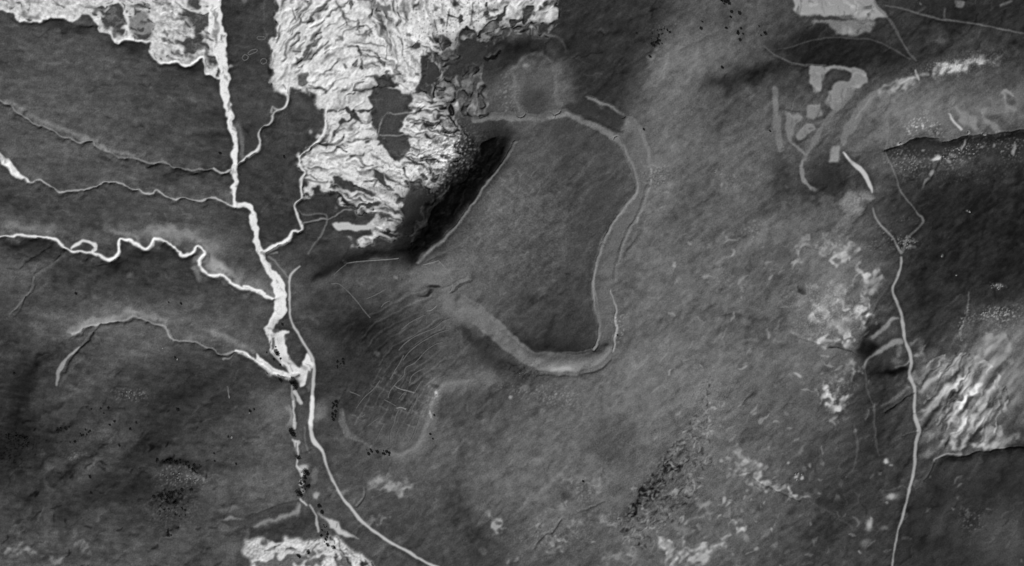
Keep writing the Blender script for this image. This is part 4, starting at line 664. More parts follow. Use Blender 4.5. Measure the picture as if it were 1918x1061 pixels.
tl('12:0,560 -60,640', 3, 46, .1); te(*q('11', 870, 850, 24, 10), 0, 100, .5); tl('11:870,860 1000,845 1180,825', 2, 112, .6, 1.2); td('01:470,700 480,1000', 2, 6); te(*q('32', 370, 960, 24, 24), 0, 110, .5); te(*q('32', 370, 960, 10, 10), 0, 72, .6)
def cellsriv(): return (ID == i_riv) & (T > 180)
# faint streaks, paths and thin patches in the sward
gm = (T < 115) & (XX > -40) & (XX < 1960) & (YY > -40) & (YY < 1100)
def ang_g(x, y): return (8 if y < 650 else -35) if x < 560 else (-45 if x > 1150 or y > 650 else -30)
strokes(gm, 260, ang_g, (40, 130), (7, 22), 21, 9, 0, 30, 14)
strokes(gm, 260, ang_g, (40, 130), (7, 22), 22, -10, 0, 30, 14)
strokes(gm, 420, ang_g, (14, 50), (2.5, 6), 23, 13, -.25, 30, 22)
strokes(gm, 420, ang_g, (14, 50), (2.5, 6), 24, -13, .25, 30, 22)
strokes(gm & (XX > 1250) & (YY > 430) & (XX < 1640), 110, ang_g, (8, 26), (3, 8), 25, 42, -.2, 30, 40)
strokes(gm & (XX > 1000) & (YY > 880), 70, ang_g, (6, 22), (3, 8), 26, 36, -.2, 30, 40)
fan = (gw(1795, 755, 70) > .4) & (XX > 1722)
strokes(fan & (T > 62), 60, lambda x, y: -46-(x-1720)*.14, (30, 90), (4, 10), 27, 40, -.15, 30, 3)
strokes(fan, 45, lambda x, y: -46-(x-1720)*.14, (30, 80), (3, 6), 28, -36, .5, 34, 3)
bnd = np.zeros((NY, NX), bool); sl, D, H_ = ldist('p:1160,980 1195,945 1225,912 1245,885 1272,862', [14, 24, 26, 22, 12], 3); bnd[sl] = D < H_
strokes(bnd, 120, lambda x, y: -42, (5, 18), (2, 4.5), 31, -42, .5, 24, 35); strokes(bnd, 90, lambda x, y: -42, (4, 12), (1.8, 3.5), 32, 38, -.3, 20, 45)
bn2 = np.zeros((NY, NX), bool); sl, D, H_ = ldist('p:1190,1000 1230,950 1270,900 1300,840 1320,780 1330,720', [60, 90, 90, 70, 40, 20], 5); bn2[sl] = D < H_
strokes(bn2, 260, lambda x, y: -42, (5, 16), (1.8, 4), 33, -32, .5, 30, 35); strokes(bn2, 220, lambda x, y: -42, (5, 16), (1.8, 4), 34, 26, -.3, 30, 35)
strokes(SCM, 60, lambda x, y: 125, (12, 44), (3, 9), 35, 22, .5, 14, 20); strokes(SCM, 50, lambda x, y: 125, (12, 44), (3, 9), 36, -16, 1.2, 14, 20)
strokes(cellsriv(), 130, lambda x, y: 80 if y < 520 else 60, (6, 26), (1.5, 4), 37, -48, .3, 120, 25)
def fstrokes(mask, n, af, ln, wd, seed, amp):
    rr = random.Random(seed); js, is_ = np.where(mask)
    for _ in range(n):
        k_ = rr.randrange(len(js)); x, y = gx[is_[k_]], gy[js[k_]]; a = R(af(x, y)+rr.gauss(0, 14)); L = rr.uniform(*ln); w_ = rr.uniform(*wd); pts = [(x, y)]
        for q_ in range(3):
            a += rr.gauss(0, .2); x += math.cos(a)*L/3; y += math.sin(a)*L/3; pts.append((x, y))
        sl, D, H_ = ldist(pts, [w_*.5, w_, w_, w_*.5], 5, far=w_*1.5); F[sl] += rr.choice((-1, 1))*rr.uniform(.4, 1)*amp*np.exp(-(D/H_)**2)
fstrokes(gm & ((XX > 1150) | (YY > 640)), 90, lambda x, y: -42, (70, 200), (14, 40), 41, .28)
fstrokes(gm & (XX < 560) & (YY > 500), 40, lambda x, y: -42, (60, 160), (12, 36), 42, .30)
fstrokes(gm & (XX > 1600), 60, lambda x, y: -50, (40, 120), (8, 24), 43, .32)
fstrokes(gm & (XX < 560) & (YY < 520), 24, lambda x, y: 8, (80, 200), (12, 30), 44, .15)
strokes(gm & (XX < 420) & (YY > 760), 90, ang_g, (8, 30), (3, 7), 29, -26, .4, 22, 20)
for s_, w_, v_ in [('p:20,965 150,865 260,795 340,748', 26, -.4), ('p:60,1015 230,905 330,835 430,800', 34, .25), ('p:14,620 60,690 30,800', 16, -.35), ('p:0,480 60,482 120,472', 9, -.5), ('p:1650,560 1625,640 1660,730', 18, -.35), ('p:1690,310 1800,335 1920,315', 34, -.25),
                   ('p:1745,600 1720,480', 36, -.2), ('p:1500,1010 1620,870 1655,740', 44, -.2), ('p:1250,340 1205,460 1240,560', 44, .14), ('p:1030,905 1120,965', 22, -.25), ('p:840,925 905,1015', 28, -.35), ('p:830,760 875,830 860,900', 22, -.22), ('p:1090,845 1190,872', 24, -.22),
                   ('p:1180,1025 1290,905 1335,790', 28, .22), ('p:1330,600 1420,610 1500,660', 24, -.14), ('p:1320,520 1420,440 1560,390', 14, .22), ('p:1340,545 1440,465 1580,420', 14, -.16), ('p:600,620 680,600 740,650', 34, -.2), ('p:560,720 600,820', 24, .15), ('p:420,960 520,925', 12, -.3), ('p:430,1000 560,985', 16, -.35),
                   ('p:1230,60 1300,90 1400,80', 24, .18), ('p:1180,60 1215,110 1190,180', 22, -.3), ('p:1350,170 1450,130', 20, -.25), ('p:100,760 220,700 300,640', 26, .14), ('p:240,905 310,890 370,905', 12, -.45), ('p:260,930 330,915 372,925', 9, .4), ('p:280,945 370,930', 9, -.5)]:
    fl(s_, w_, v_, 5)
# ================================================================== ROADS AND TRACKS
def road(s, wd, v, lab, name='dirt_track', a=.85, cut=.35, soft=.9):
    i = reg(name, kind='structure', label=lab)
    gul(s, (max(wd) if isinstance(wd, list) else wd)*1.1+1.2, cut, .3)
    tl(s, wd, v, a, soft, .4, ident=i)
RW = '11:570,880 530,915 508,950 500,1000 21:500,100 503,220 512,340 560,440 612,530 642,580 665,650 662,760 652,880 647,1000 31:647,50 645,150 665,230 715,290 755,410 830,570 920,690 1010,790 1150,890 1300,970 1415,1040 1700,1170'
td(RW, 12, 6)
road(RW, [2, 3, 4, 4, 4, 4.5, 4, 4, 4, 5, 6, 6, 7, 8, 8, 8, 8, 6, 5, 5, 5, 5, 5, 5, 5, 5], 205, 'main pale dirt road curving beside the river bed down to the bottom edge', 'dirt_road', .8, .6)
tl('21:650,860 645,1000 31:645,120', 6, 225, .8)
road('24:603,-60 600,0 572,80 547,140 553,190 575,240 600,310 618,430 632,510 662,580 668,640 655,700 672,760 690,820 688,950 710,1061 34:690,60 716,150 698,250 686,420 655,560 620,700 580,830 558,940 520,1200',
     [4, 4, 5, 5.5, 5, 5.5, 6, 6, 6, 7, 6, 6, 6, 5.5, 6, 6.5, 6.5, 7, 6, 5, 4.5, 4, 3.5, 3, 3], 178, 'pale dirt road running north to south down the right hand hills', 'dirt_road', .8, .5)
road('14:605,790 575,745 545,690 490,632 455,595 425,540 415,500', [5, 4, 3.5, 4, 3, 3, 2], 150, 'left branch of the forked track above the eastern road', a=.7)
road('14:410,390 400,355 370,290 330,238 270,190 220,130', [3, 6, 8, 8.5, 6, 3], 205, 'bright wide stretch of track between the plots and the stony spur')
road('14:612,785 640,700 700,640 742,590 738,560 715,542 690,500 635,435 582,360 570,290 530,210 500,130 04:500,1000 510,940 515,830 505,780', [5, 3.5, 4, 4.5, 4, 4, 2, 3, 2.5, 2.5, 4, 2, 2, 4, 3, 2], 118, 'right branch of the forked track with a hooked bend', a=.7)
road('04:500,38 600,58 700,85 850,127 1050,155 1200,180 1365,212 1700,280', [2.5, 3, 3.5, 4, 3, 3, 3, 3], 98, 'thin straight track crossing the dark ground at the top right', a=.75)
road('04:420,-60 430,30 500,110 545,160 590,250 640,330 700,400', [6, 5, 4, 6, 4, 4, 3], 96, 'broken pale track dropping from the large top field', a=.6)
road('03:830,320 880,330 990,315 1100,280 1250,250 1415,248 04:200,250 400,265 500,300 600,355 660,390', [1.5, 1.5, 2, 2, 2, 2, 2, 2.5, 3, 3, 2.5], 80, 'faint curving track along the south side of the top fields', a=.7)
gul('03:810,320 900,385 1000,428 1090,442', 3.5, 1.0)
road('03:820,310 900,370 1000,415 1110,437 04:-60,428 100,432', 2, 104, 'curved track edge above the hook shaped clearing', a=.7)
road('24:350,650 368,720 372,800 400,880 425,940 424,1061 34:430,150 435,260 455,330', [2, 3, 3, 3, 4, 4, 4, 4, 2], 84, 'faint track running down the dark hollow west of the eastern road', a=.7)
road('11:565,510 600,540 720,535 748,550 745,600 715,670 660,740 630,800', [2, 2, 2.5, 3, 3.5, 3, 2, 2], 118, 'faint looping track below the eroded hillside', a=.7)
road('11:320,790 400,840 450,900 495,960', [6, 4, 3, 3], 125, 'short track from the river bed up to the dirt road', a=.7)

# overall mottling of the sward, fine grain
veg = np.clip((150-T)/60, 0, 1)
T = T*(1+veg*(.075*N3+.015*N20)+(1-veg)*.012*N3)
U_ = T-gblur(T, 4); T = T+np.clip(U_, -22, 22)*.45
T = gblur(T, .6)
T += veg*(gw(1270, 900, 90)+gw(1330, 740, 60)+.5*gw(1230, 330, 30)+.5*gw(1340, 520, 30))*fnoise(2.0, seed=90)*8
grain = fnoise(5, 8, .3, 91)*veg
F += .014*fnoise(4.5, seed=92, p=2)+.02*grain
F += .06*NA1*(1-wl)*veg+.05*NA2*wl*veg
F += .04*fnoise(40, -40, .4, 93, 2.4)*veg
F += gw(330, 930, 130)*.0+.07*fnoise(30, -38, .35, 94, 2.2)*(gw(200, 850, 160)+gw(1500, 600, 180)+gw(1750, 500, 150))
edge = np.clip(np.minimum(np.minimum(XX-X0, X0+(NX-1)*G-XX), np.minimum(YY-Y0, Y0+(NY-1)*G-YY))/110, 0, 1)
edge = edge*edge*(3-2*edge)
F = np.clip(F, -1.5, .9)
F = (F-F.mean())*edge; Hx *= edge; BANK *= edge
# relief that gives every slope the wanted tilt towards the sun
tE = math.tan(EL); sx, sy = math.sin(AZ), -math.cos(AZ)        # towards the sun in photo axes
kx, ky = KX*2*math.pi, KY*2*math.pi
ks = kx*sx+ky*sy; kp = kx*sy-ky*sx
Hs = np.fft.irfft2(np.fft.rfft2(-F*tE)*(-1j*ks)/(ks**2+.03*kp**2+(2*math.pi/900)**2+1e-12), s=(NY, NX))*S
H = (Hs-Hs.mean()+Hx)*edge
H += 10*gblur(edge, 30)-10
T = np.clip(T, 14, 236)
T = T*edge+82*(1-edge)
print('relief', float(H.min()), float(H.max()), float(np.abs(np.gradient(H, G*S)[0]).max()))
ALB = lin(T)*K

# ================================================================== MATERIALS
def ground_mat(name, var=.10, rough=.95, bump=.3, sc1=.3, attr=True, col=.1):
    m = bpy.data.materials.new(name); m.use_nodes = True; n = m.node_tree.nodes; l = m.node_tree.links
    b = n['Principled BSDF']; b.inputs['Roughness'].default_value = rough
    b.inputs['Specular IOR Level'].default_value = .02
    g = n.new('ShaderNodeNewGeometry')
    n1 = n.new('ShaderNodeTexNoise'); n1.inputs['Scale'].default_value = sc1; n1.inputs['Detail'].default_value = 6; n1.inputs['Roughness'].default_value = .65
    n2 = n.new('ShaderNodeTexNoise'); n2.inputs['Scale'].default_value = .9; n2.inputs['Detail'].default_value = 4
    l.new(g.outputs['Position'], n1.inputs['Vector']); l.new(g.outputs['Position'], n2.inputs['Vector'])
    ad = n.new('ShaderNodeMath'); ad.operation = 'ADD'; l.new(n1.outputs[0], ad.inputs[0]); l.new(n2.outputs[0], ad.inputs[1])
    mr = n.new('ShaderNodeMapRange'); mr.inputs['From Min'].default_value = .6; mr.inputs['From Max'].default_value = 1.4
    mr.inputs['To Min'].default_value = 1-var*1.4; mr.inputs['To Max'].default_value = 1+var*1.4; l.new(ad.outputs[0], mr.inputs[0])
    mu = n.new('ShaderNodeVectorMath'); mu.operation = 'SCALE'; l.new(mr.outputs[0], mu.inputs['Scale'])
    if attr:
        a = n.new('ShaderNodeAttribute'); a.attribute_name = 'cover'; l.new(a.outputs['Color'], mu.inputs[0])
    else: mu.inputs[0].default_value = (col, col, col)
    l.new(mu.outputs[0], b.inputs['Base Color'])
    bp = n.new('ShaderNodeBump'); bp.inputs['Strength'].default_value = bump; bp.inputs['Distance'].default_value = 1.0
    l.new(n1.outputs[0], bp.inputs['Height']); l.new(bp.outputs[0], b.inputs['Normal'])
    return m
M_ground = ground_mat('sward_and_bare_earth')
M_bare = ground_mat('bare_clay', .06, .9, .4)
M_road = ground_mat('road_dust', .05, .9, .1)
M_bank = ground_mat('bank_turf', .09, .95, .3)
M_wall = ground_mat('weathered_wall', .2, .95, .3, .3, False, .105)
M_walll = ground_mat('pale_wall', .2, .95, .3, .3, False, .17)
M_leaf = ground_mat('leaves', .35, .8, 0, 1.2, False, .018)
M_scrub = ground_mat('scrub_leaves', .35, .8, 0, 1.2, False, .026)
M_trunk = ground_mat('bark', .2, .9, 0, 1.2, False, .06)
M_rock = ground_mat('pale_rock', .15, .9, .3, .8, False, .22)
M_rock2 = ground_mat('grey_rock', .15, .9, .3, .8, False, .13)

def add_obj(name, me, mat, parent=None, **kw):
    o = bpy.data.objects.new(name, me); sc.collection.objects.link(o)
    if mat and not me.materials: me.materials.append(mat)
    if parent: o.parent = parent
    for k_, v_ in kw.items():
        if v_ is not None: o[{'cat': 'category'}.get(k_, k_)] = v_
    return o
def grid_mesh(name, X, Y, Z, C, quads, origin=(0, 0, 0)):
    me = bpy.data.meshes.new(name); nv = len(X)
    co = np.empty((nv, 3), np.float32); co[:, 0] = X-origin[0]; co[:, 1] = Y-origin[1]; co[:, 2] = Z-origin[2]
    me.vertices.add(nv); me.vertices.foreach_set('co', co.ravel())
    nq = len(quads); me.loops.add(nq*4); me.loops.foreach_set('vertex_index', quads.astype(np.int32).ravel())
    me.polygons.add(nq); me.polygons.foreach_set('loop_start', np.arange(0, nq*4, 4, dtype=np.int32))
    me.update(calc_edges=True)
    me.polygons.foreach_set('use_smooth', np.ones(nq, bool))
    at = me.attributes.new('cover', 'FLOAT_COLOR', 'POINT'); c4 = np.ones((nv, 4), np.float32); c4[:, :3] = C[:, None]
    at.data.foreach_set('color', c4.ravel())
    me.update(); return me
# ---- the ground: one sheet reaching the horizon
ext = np.cumsum(25*1.22**np.arange(26)); 
ax = np.concatenate([gx[0]-ext[::-1], gx, gx[-1]+ext]); ay = np.concatenate([gy[0]-ext[::-1], gy, gy[-1]+ext])
ne = len(ext)
fx, fy = np.meshgrid(ax, ay)
ZZ = np.pad(H, ne, mode='edge'); CC = np.pad(ALB, ne, mode='edge')
far = np.hypot(np.maximum(0, np.maximum(X0-fx, fx-gx[-1])), np.maximum(0, np.maximum(Y0-fy, fy-gy[-1])))
ZZ += np.clip(far/2500, 0, 1)*120*(np.sin(fx/2900+1.3)*np.cos(fy/2300+.4))+np.clip(far/600, 0, 1)*14*np.sin(fx/430)*np.cos(fy/370)
CC *= 1+np.clip(far/300, 0, 1)*.35*np.sin(fx/310+np.sin(fy/190)*1.4)*np.cos(fy/270+np.sin(fx/230))
a_nx = len(ax); a_ny = len(ay)
ii = np.arange(a_nx*a_ny).reshape(a_ny, a_nx)
qd = np.stack([ii[1:, :-1], ii[1:, 1:], ii[:-1, 1:], ii[:-1, :-1]], -1).reshape(-1, 4)
me = grid_mesh('ground', wx(fx.ravel()), wy(fy.ravel()), ZZ.ravel(), CC.ravel(), qd)
add_obj('ground', me, M_ground, kind='structure', label='rolling dark grassland with pale bare earth')
del me, qd, ii
HB = H+BANK
cells = ID[:-1, :-1]
jj = np.arange(NX*NY).reshape(NY, NX)
Q = np.stack([jj[1:, :-1], jj[1:, 1:], jj[:-1, 1:], jj[:-1, :-1]], -1)
for k_, (name, kw) in enumerate(REG):
    m = cells == k_+1
    if m.sum() < 6: print('EMPTY', name, kw); continue
    qq = Q[m]; u, inv = np.unique(qq.ravel(), return_inverse=True)
    X, Y = wx(XX.ravel()[u]), wy(YY.ravel()[u])
    isb = 'group' in kw
    z = (HB if isb else H).ravel()[u]+.15
    if isb:      # bank edges dip into the ground
        cnt = np.bincount(inv, minlength=len(u)); z = np.where(cnt < 4, H.ravel()[u]-.05, z)
    org = (float(X.mean()), float(Y.mean()), float(z.min())) if isb else (0, 0, 0)
    me = grid_mesh(name, X, Y, z, ALB.ravel()[u], inv.reshape(-1, 4), org)
    mat = M_bank if isb else (M_road if 'dirt' in name else M_bare)
    if name == 'field': mat = M_ground
    o = add_obj(name, me, mat, kind=kw.get('kind'), label=kw['label'], cat=kw.get('category'), group=kw.get('group')); o.location = org

def hz(x, y, h=None):
    h = HB if h is None else h
    fx_ = min(max((x-X0)/G, 0), NX-1.01); fy_ = min(max((y-Y0)/G, 0), NY-1.01); i, j = int(fx_), int(fy_); a, b = fx_-i, fy_-j
    return float(h[j, i]*(1-a)*(1-b)+h[j, i+1]*a*(1-b)+h[j+1, i]*(1-a)*b+h[j+1, i+1]*a*b)
# ================================================================== RUINED WALLS (low ridges of rubble)
def wall(s, wd, ht, lab, mat=None, closed=False, name='ruined_wall', cat='wall', group='foundation walls of the lower town'):
    pts = P(s) if isinstance(s, str) else s
    if len(pts) == 2: pts = [pts[0], ((pts[0][0]+pts[1][0])/2+.4, (pts[0][1]+pts[1][1])/2-.4), pts[1]]
    pts, _ = smooth(pts, None, 5, closed); r = random.Random(int(pts[0][0]*7+pts[0][1]*13))
    n = len(pts); c0 = pts[n//2]; org = (wx(c0[0]), wy(c0[1]), hz(*c0))
    V, Fc = [], []
    for i, (x, y) in enumerate(pts):
        p0 = pts[(i-1) % n] if (closed or i) else pts[0]; p1 = pts[(i+1) % n] if (closed or i < n-1) else pts[-1]
        dx, dy = p1[0]-p0[0], p1[1]-p0[1]; L = math.hypot(dx, dy)+1e-6; nx_, ny_ = -dy/L, dx/L
        e = 1 if closed else min(1, .35+min(i, n-1-i)*.4)
        hh = ht*.6*e*r.uniform(.5, 1.15); wv = (wd+.6)*r.uniform(.7, 1.25)
        for off, h_ in ((-.5, -.3), (-.3, hh*.8), (0, hh), (.3, hh*.75), (.5, -.3)):
            X, Y = x+nx_*off*wv, y+ny_*off*wv
            V.append((wx(X)-org[0], wy(Y)-org[1], hz(X, Y)+h_-org[2]))
    for i in range(n if closed else n-1):
        a, b = i*5, ((i+1) % n)*5
        for k_ in range(4): Fc.append((a+k_, b+k_, b+k_+1, a+k_+1))
    if not closed: Fc += [(0, 1, 2, 3, 4), tuple((n-1)*5+k_ for k_ in (4, 3, 2, 1, 0))]
    me = bpy.data.meshes.new(name); me.from_pydata(V, [], Fc); me.update()
    o = add_obj(name, me, mat or M_wall, label=lab, cat=cat, group=group); o.location = org
for a in [('a:155,72 240,58 330,50 500,38 620,30 690,22', 2.2, 1.4, 'bright thin wall along the north edge of the lower town', M_walll),
          ('a:30,190 80,140 155,80', 2, .9, 'faint wall bending down from the north west corner of the lower town'),
          ('a:0,280 70,280 130,320 200,390 270,470 330,550 400,630', 2.6, 1.2, 'long diagonal wall at the upper left of the lower town'),
          ('a:360,435 450,395 560,335', 2.2, 1.0, 'straight wall running up right from the long diagonal wall'),
          ('a:510,520 545,480 600,455', 2, .9, 'short curved wall north of the terraces'),
          ('a:720,745 800,680 880,635 950,600', 2.2, 1.0, 'wall running to a small square foundation'),
          ('a:865,660 960,600 975,690', 1.8, .8, 'corner of the small square foundation'),
          ('a:970,560 1030,545 1080,500', 2.2, 1.0, 'short bright curved wall below the dark pit', M_walll),
          ('a:690,960 750,890 860,815 960,770 1060,730 1140,665 1230,630', 2.4, 1.2, 'uppermost of the long terrace walls'),
          ('a:730,1061 800,970 900,890 1000,830 1100,780 1200,750', 2.4, 1.2, 'second long terrace wall from the top'),
          ('a:880,1061 960,970 1060,900 1160,870', 2.2, 1.0, 'third terrace wall, below the two long ones'),
          ('a:1270,740 1310,790 1340,830', 2.2, .9, 'short faint wall beside the south rampart'),
          ('b:740,0 700,80 650,160 600,250', 2.4, 1.1, 'wall descending left through the middle of the lower town'),
          ('b:930,0 850,80 760,130 740,210 660,290 600,370 580,440', 2.4, 1.1, 'long crooked wall through the middle of the lower town'),
          ('b:800,290 820,220 880,170 960,130', 2, .9, 'short wall east of the long crooked wall'),
          ('b:640,310 700,345 780,365 850,385', 2.6, 1.2, 'bright cross wall between two descending walls', M_walll),
          ('b:850,385 880,330 920,270', 2, 1.0, 'wall climbing from the end of the bright cross wall'),
          ('b:690,450 720,410 750,380', 2, .9, 'short wall hanging below the bright cross wall'),
          ('b:820,600 830,540 860,480 885,400', 2.4, 1.0, 'east side wall of the lower town blocks'),
          ('b:540,455 600,485 660,520', 2, .9, 'wall leading to the small bright bar'),
          ('b:665,542 715,535 765,555', 3.2, 1.4, 'small bright bar of wall in the lower town', M_walll),
          ('b:255,545 300,480 350,420 430,350 500,260', 2.2, .9, 'long straight wall on the left of the lower town'),
          ('b:190,375 250,395 300,420', 2.4, .8, 'short wall crossing the left straight wall'),
          ('b:690,560 660,620 640,700 610,770 600,860 605,940', 2.2, 1.0, 'thin wall descending from the small bright bar'),
          ('b:380,720 430,680 490,640', 2, .8, 'faint short wall low on the left of the lower town'),
          ('b:700,730 670,800 645,860', 2, .8, 'short wall beside the thin descending wall'),
          ('b:900,640 870,730 840,820 800,890', 2.2, 1.0, 'wall inside the curved rampart of the lower town'),
          ('b:540,700 490,800 450,880', 2, .8, 'faint wall near the bottom left blocks'),
          ('b:270,630 320,625 345,600', 2.2, .9, 'tiny curved wall fragment at the left of the lower town'),
          ('a:1100,50 1150,105 1190,165 1235,240', 2.6, 1.5, 'bright wall on the east side of the pale square', M_walll),
          ('a:940,90 1030,65 1100,45', 2.2, 1.2, 'pale wall on the north side of the pale square', M_walll),
          ('a:1225,250 1235,320 1215,360', 2.4, 1.3, 'wall stub linking the pale square to the south rampart', M_walll)]:
    wall(a[0], a[1], a[2], a[3], a[4] if len(a) > 4 else None)
wall('12:600,390 640,275 725,325 745,365 730,400', 1.6, .7, 'faint outline of a building in the north of the great enclosure', group='foundations inside the great enclosure')
wall('12:525,260 580,228 625,268', 1.6, .7, 'faint bent wall just left of the building outline', group='foundations inside the great enclosure')
wall('12:600,590 645,562 705,588', 1.6, .7, 'faint chevron of wall in the middle of the great enclosure', group='foundations inside the great enclosure')
wall('12:580,655 625,640 665,660', 1.6, .7, 'faint short wall in the middle of the great enclosure', group='foundations inside the great enclosure')
for s_, l_ in [('01:287,250 300,240 330,243 343,252 325,262 298,262', 'flat oval stone ring, uppermost on the strip east of the river'), ('01:190,378 208,362 228,375 222,392 205,400 192,392', 'small round stone ring at the left end of a pale bar'),
               ('01:310,408 318,392 336,388 350,400 345,416 325,424', 'small round stone ring, lowest of three east of the river'), ('01:228,352 250,332 284,326 284,342 256,354 236,362', 'long narrow stone ring leaning up to the right')]:
    wall(s_, 2.4, 1.3, l_, M_wall, True, 'stone_ring', 'stone ring', 'stone rings on the strip east of the river')
wall('21:90,790 96,830 104,872', 3, 1.5, 'short bright isolated bank of spoil on the dark lower left meadow', M_walll, False, 'spoil_heap', 'spoil heap', None)

# ================================================================== TREES, SHRUBS, BOULDERS
def tree_proto(name, h, r, mat, seed, trunk=True):
    rr = random.Random(seed); V, Fc = [], []
    e = bpy.data.objects.new(name, None)
    lobes = [(rr.uniform(-.5, .5), rr.uniform(-.5, .5), rr.uniform(-.25, .35), rr.uniform(.35, .6)) for _ in range(7)]
    for _ in range(330):
        lx, ly, lz, lr = rr.choice(lobes)
        a, b = rr.uniform(0, 2*math.pi), math.acos(rr.uniform(-1, 1)); q_ = lr*rr.uniform(.55, 1.05)
        c = np.array([(lx+q_*math.sin(b)*math.cos(a))*r, (ly+q_*math.sin(b)*math.sin(a))*r, h*.62+(lz+q_*math.cos(b))*h*.42])
        u = np.array([rr.gauss(0, 1) for _ in range(3)]); u /= np.linalg.norm(u); v = np.cross(u, [rr.gauss(0, 1) for _ in range(3)]); v /= np.linalg.norm(v)
        s_ = r*rr.uniform(.10, .20); k_ = len(V)
        V += [tuple(c+u*s_), tuple(c+v*s_*.7), tuple(c-u*s_), tuple(c-v*s_*.7)]; Fc.append((k_, k_+1, k_+2, k_+3))
    cm = bpy.data.meshes.new('crown'); cm.from_pydata(V, [], Fc); cm.materials.append(mat)
    tm = None
    if trunk:
        V, Fc = [], []
        def limb(p, q_, r0, r1):
            k_ = len(V); p = np.array(p); q_ = np.array(q_)
            for c, ra in ((p, r0), ((p+q_)/2, (r0+r1)/2), (q_, r1)):
                for t in range(6): V.append((c[0]+ra*math.cos(t*math.pi/3), c[1]+ra*math.sin(t*math.pi/3), c[2]))
            for s_ in range(2):
                for t in range(6): Fc.append((k_+s_*6+t, k_+s_*6+(t+1) % 6, k_+s_*6+6+(t+1) % 6, k_+s_*6+6+t))
        limb((0, 0, -.3), (0, 0, h*.5), r*.09, r*.05)
        for t in range(4):
            a = t*1.6+rr.random(); limb((0, 0, h*.35), (math.cos(a)*r*.5, math.sin(a)*r*.5, h*.75), r*.045, r*.02)
        tm = bpy.data.meshes.new('trunk'); tm.from_pydata(V, [], Fc); tm.materials.append(M_trunk)
    return cm, tm
trees = [tree_proto('tree', 1.5, 1, M_leaf, s_) for s_ in (1, 2, 3)]
shrubs = [tree_proto('shrub', 1.0, 1, M_scrub, s_) for s_ in (4, 5, 6)]
def plant(kind, x, y, r, label, group=None):
    src = trees if kind == 'tree' else shrubs
    cm, tm = src[int(x*3+y*7) % 3]
    e = bpy.data.objects.new(kind, None); sc.collection.objects.link(e); e['label'] = label; e['category'] = kind
    if group: e['group'] = group
    R_ = r*S; e.location = (wx(x), wy(y), hz(x, y)-.1); e.scale = (R_, R_, R_*.8); e.rotation_euler = (0, 0, (x*1.7+y) % 6.28)
    for nm, m_ in (('crown', cm), ('trunk', tm)):
        o = bpy.data.objects.new(nm, m_); sc.collection.objects.link(o); o.parent = e
nplant = 0
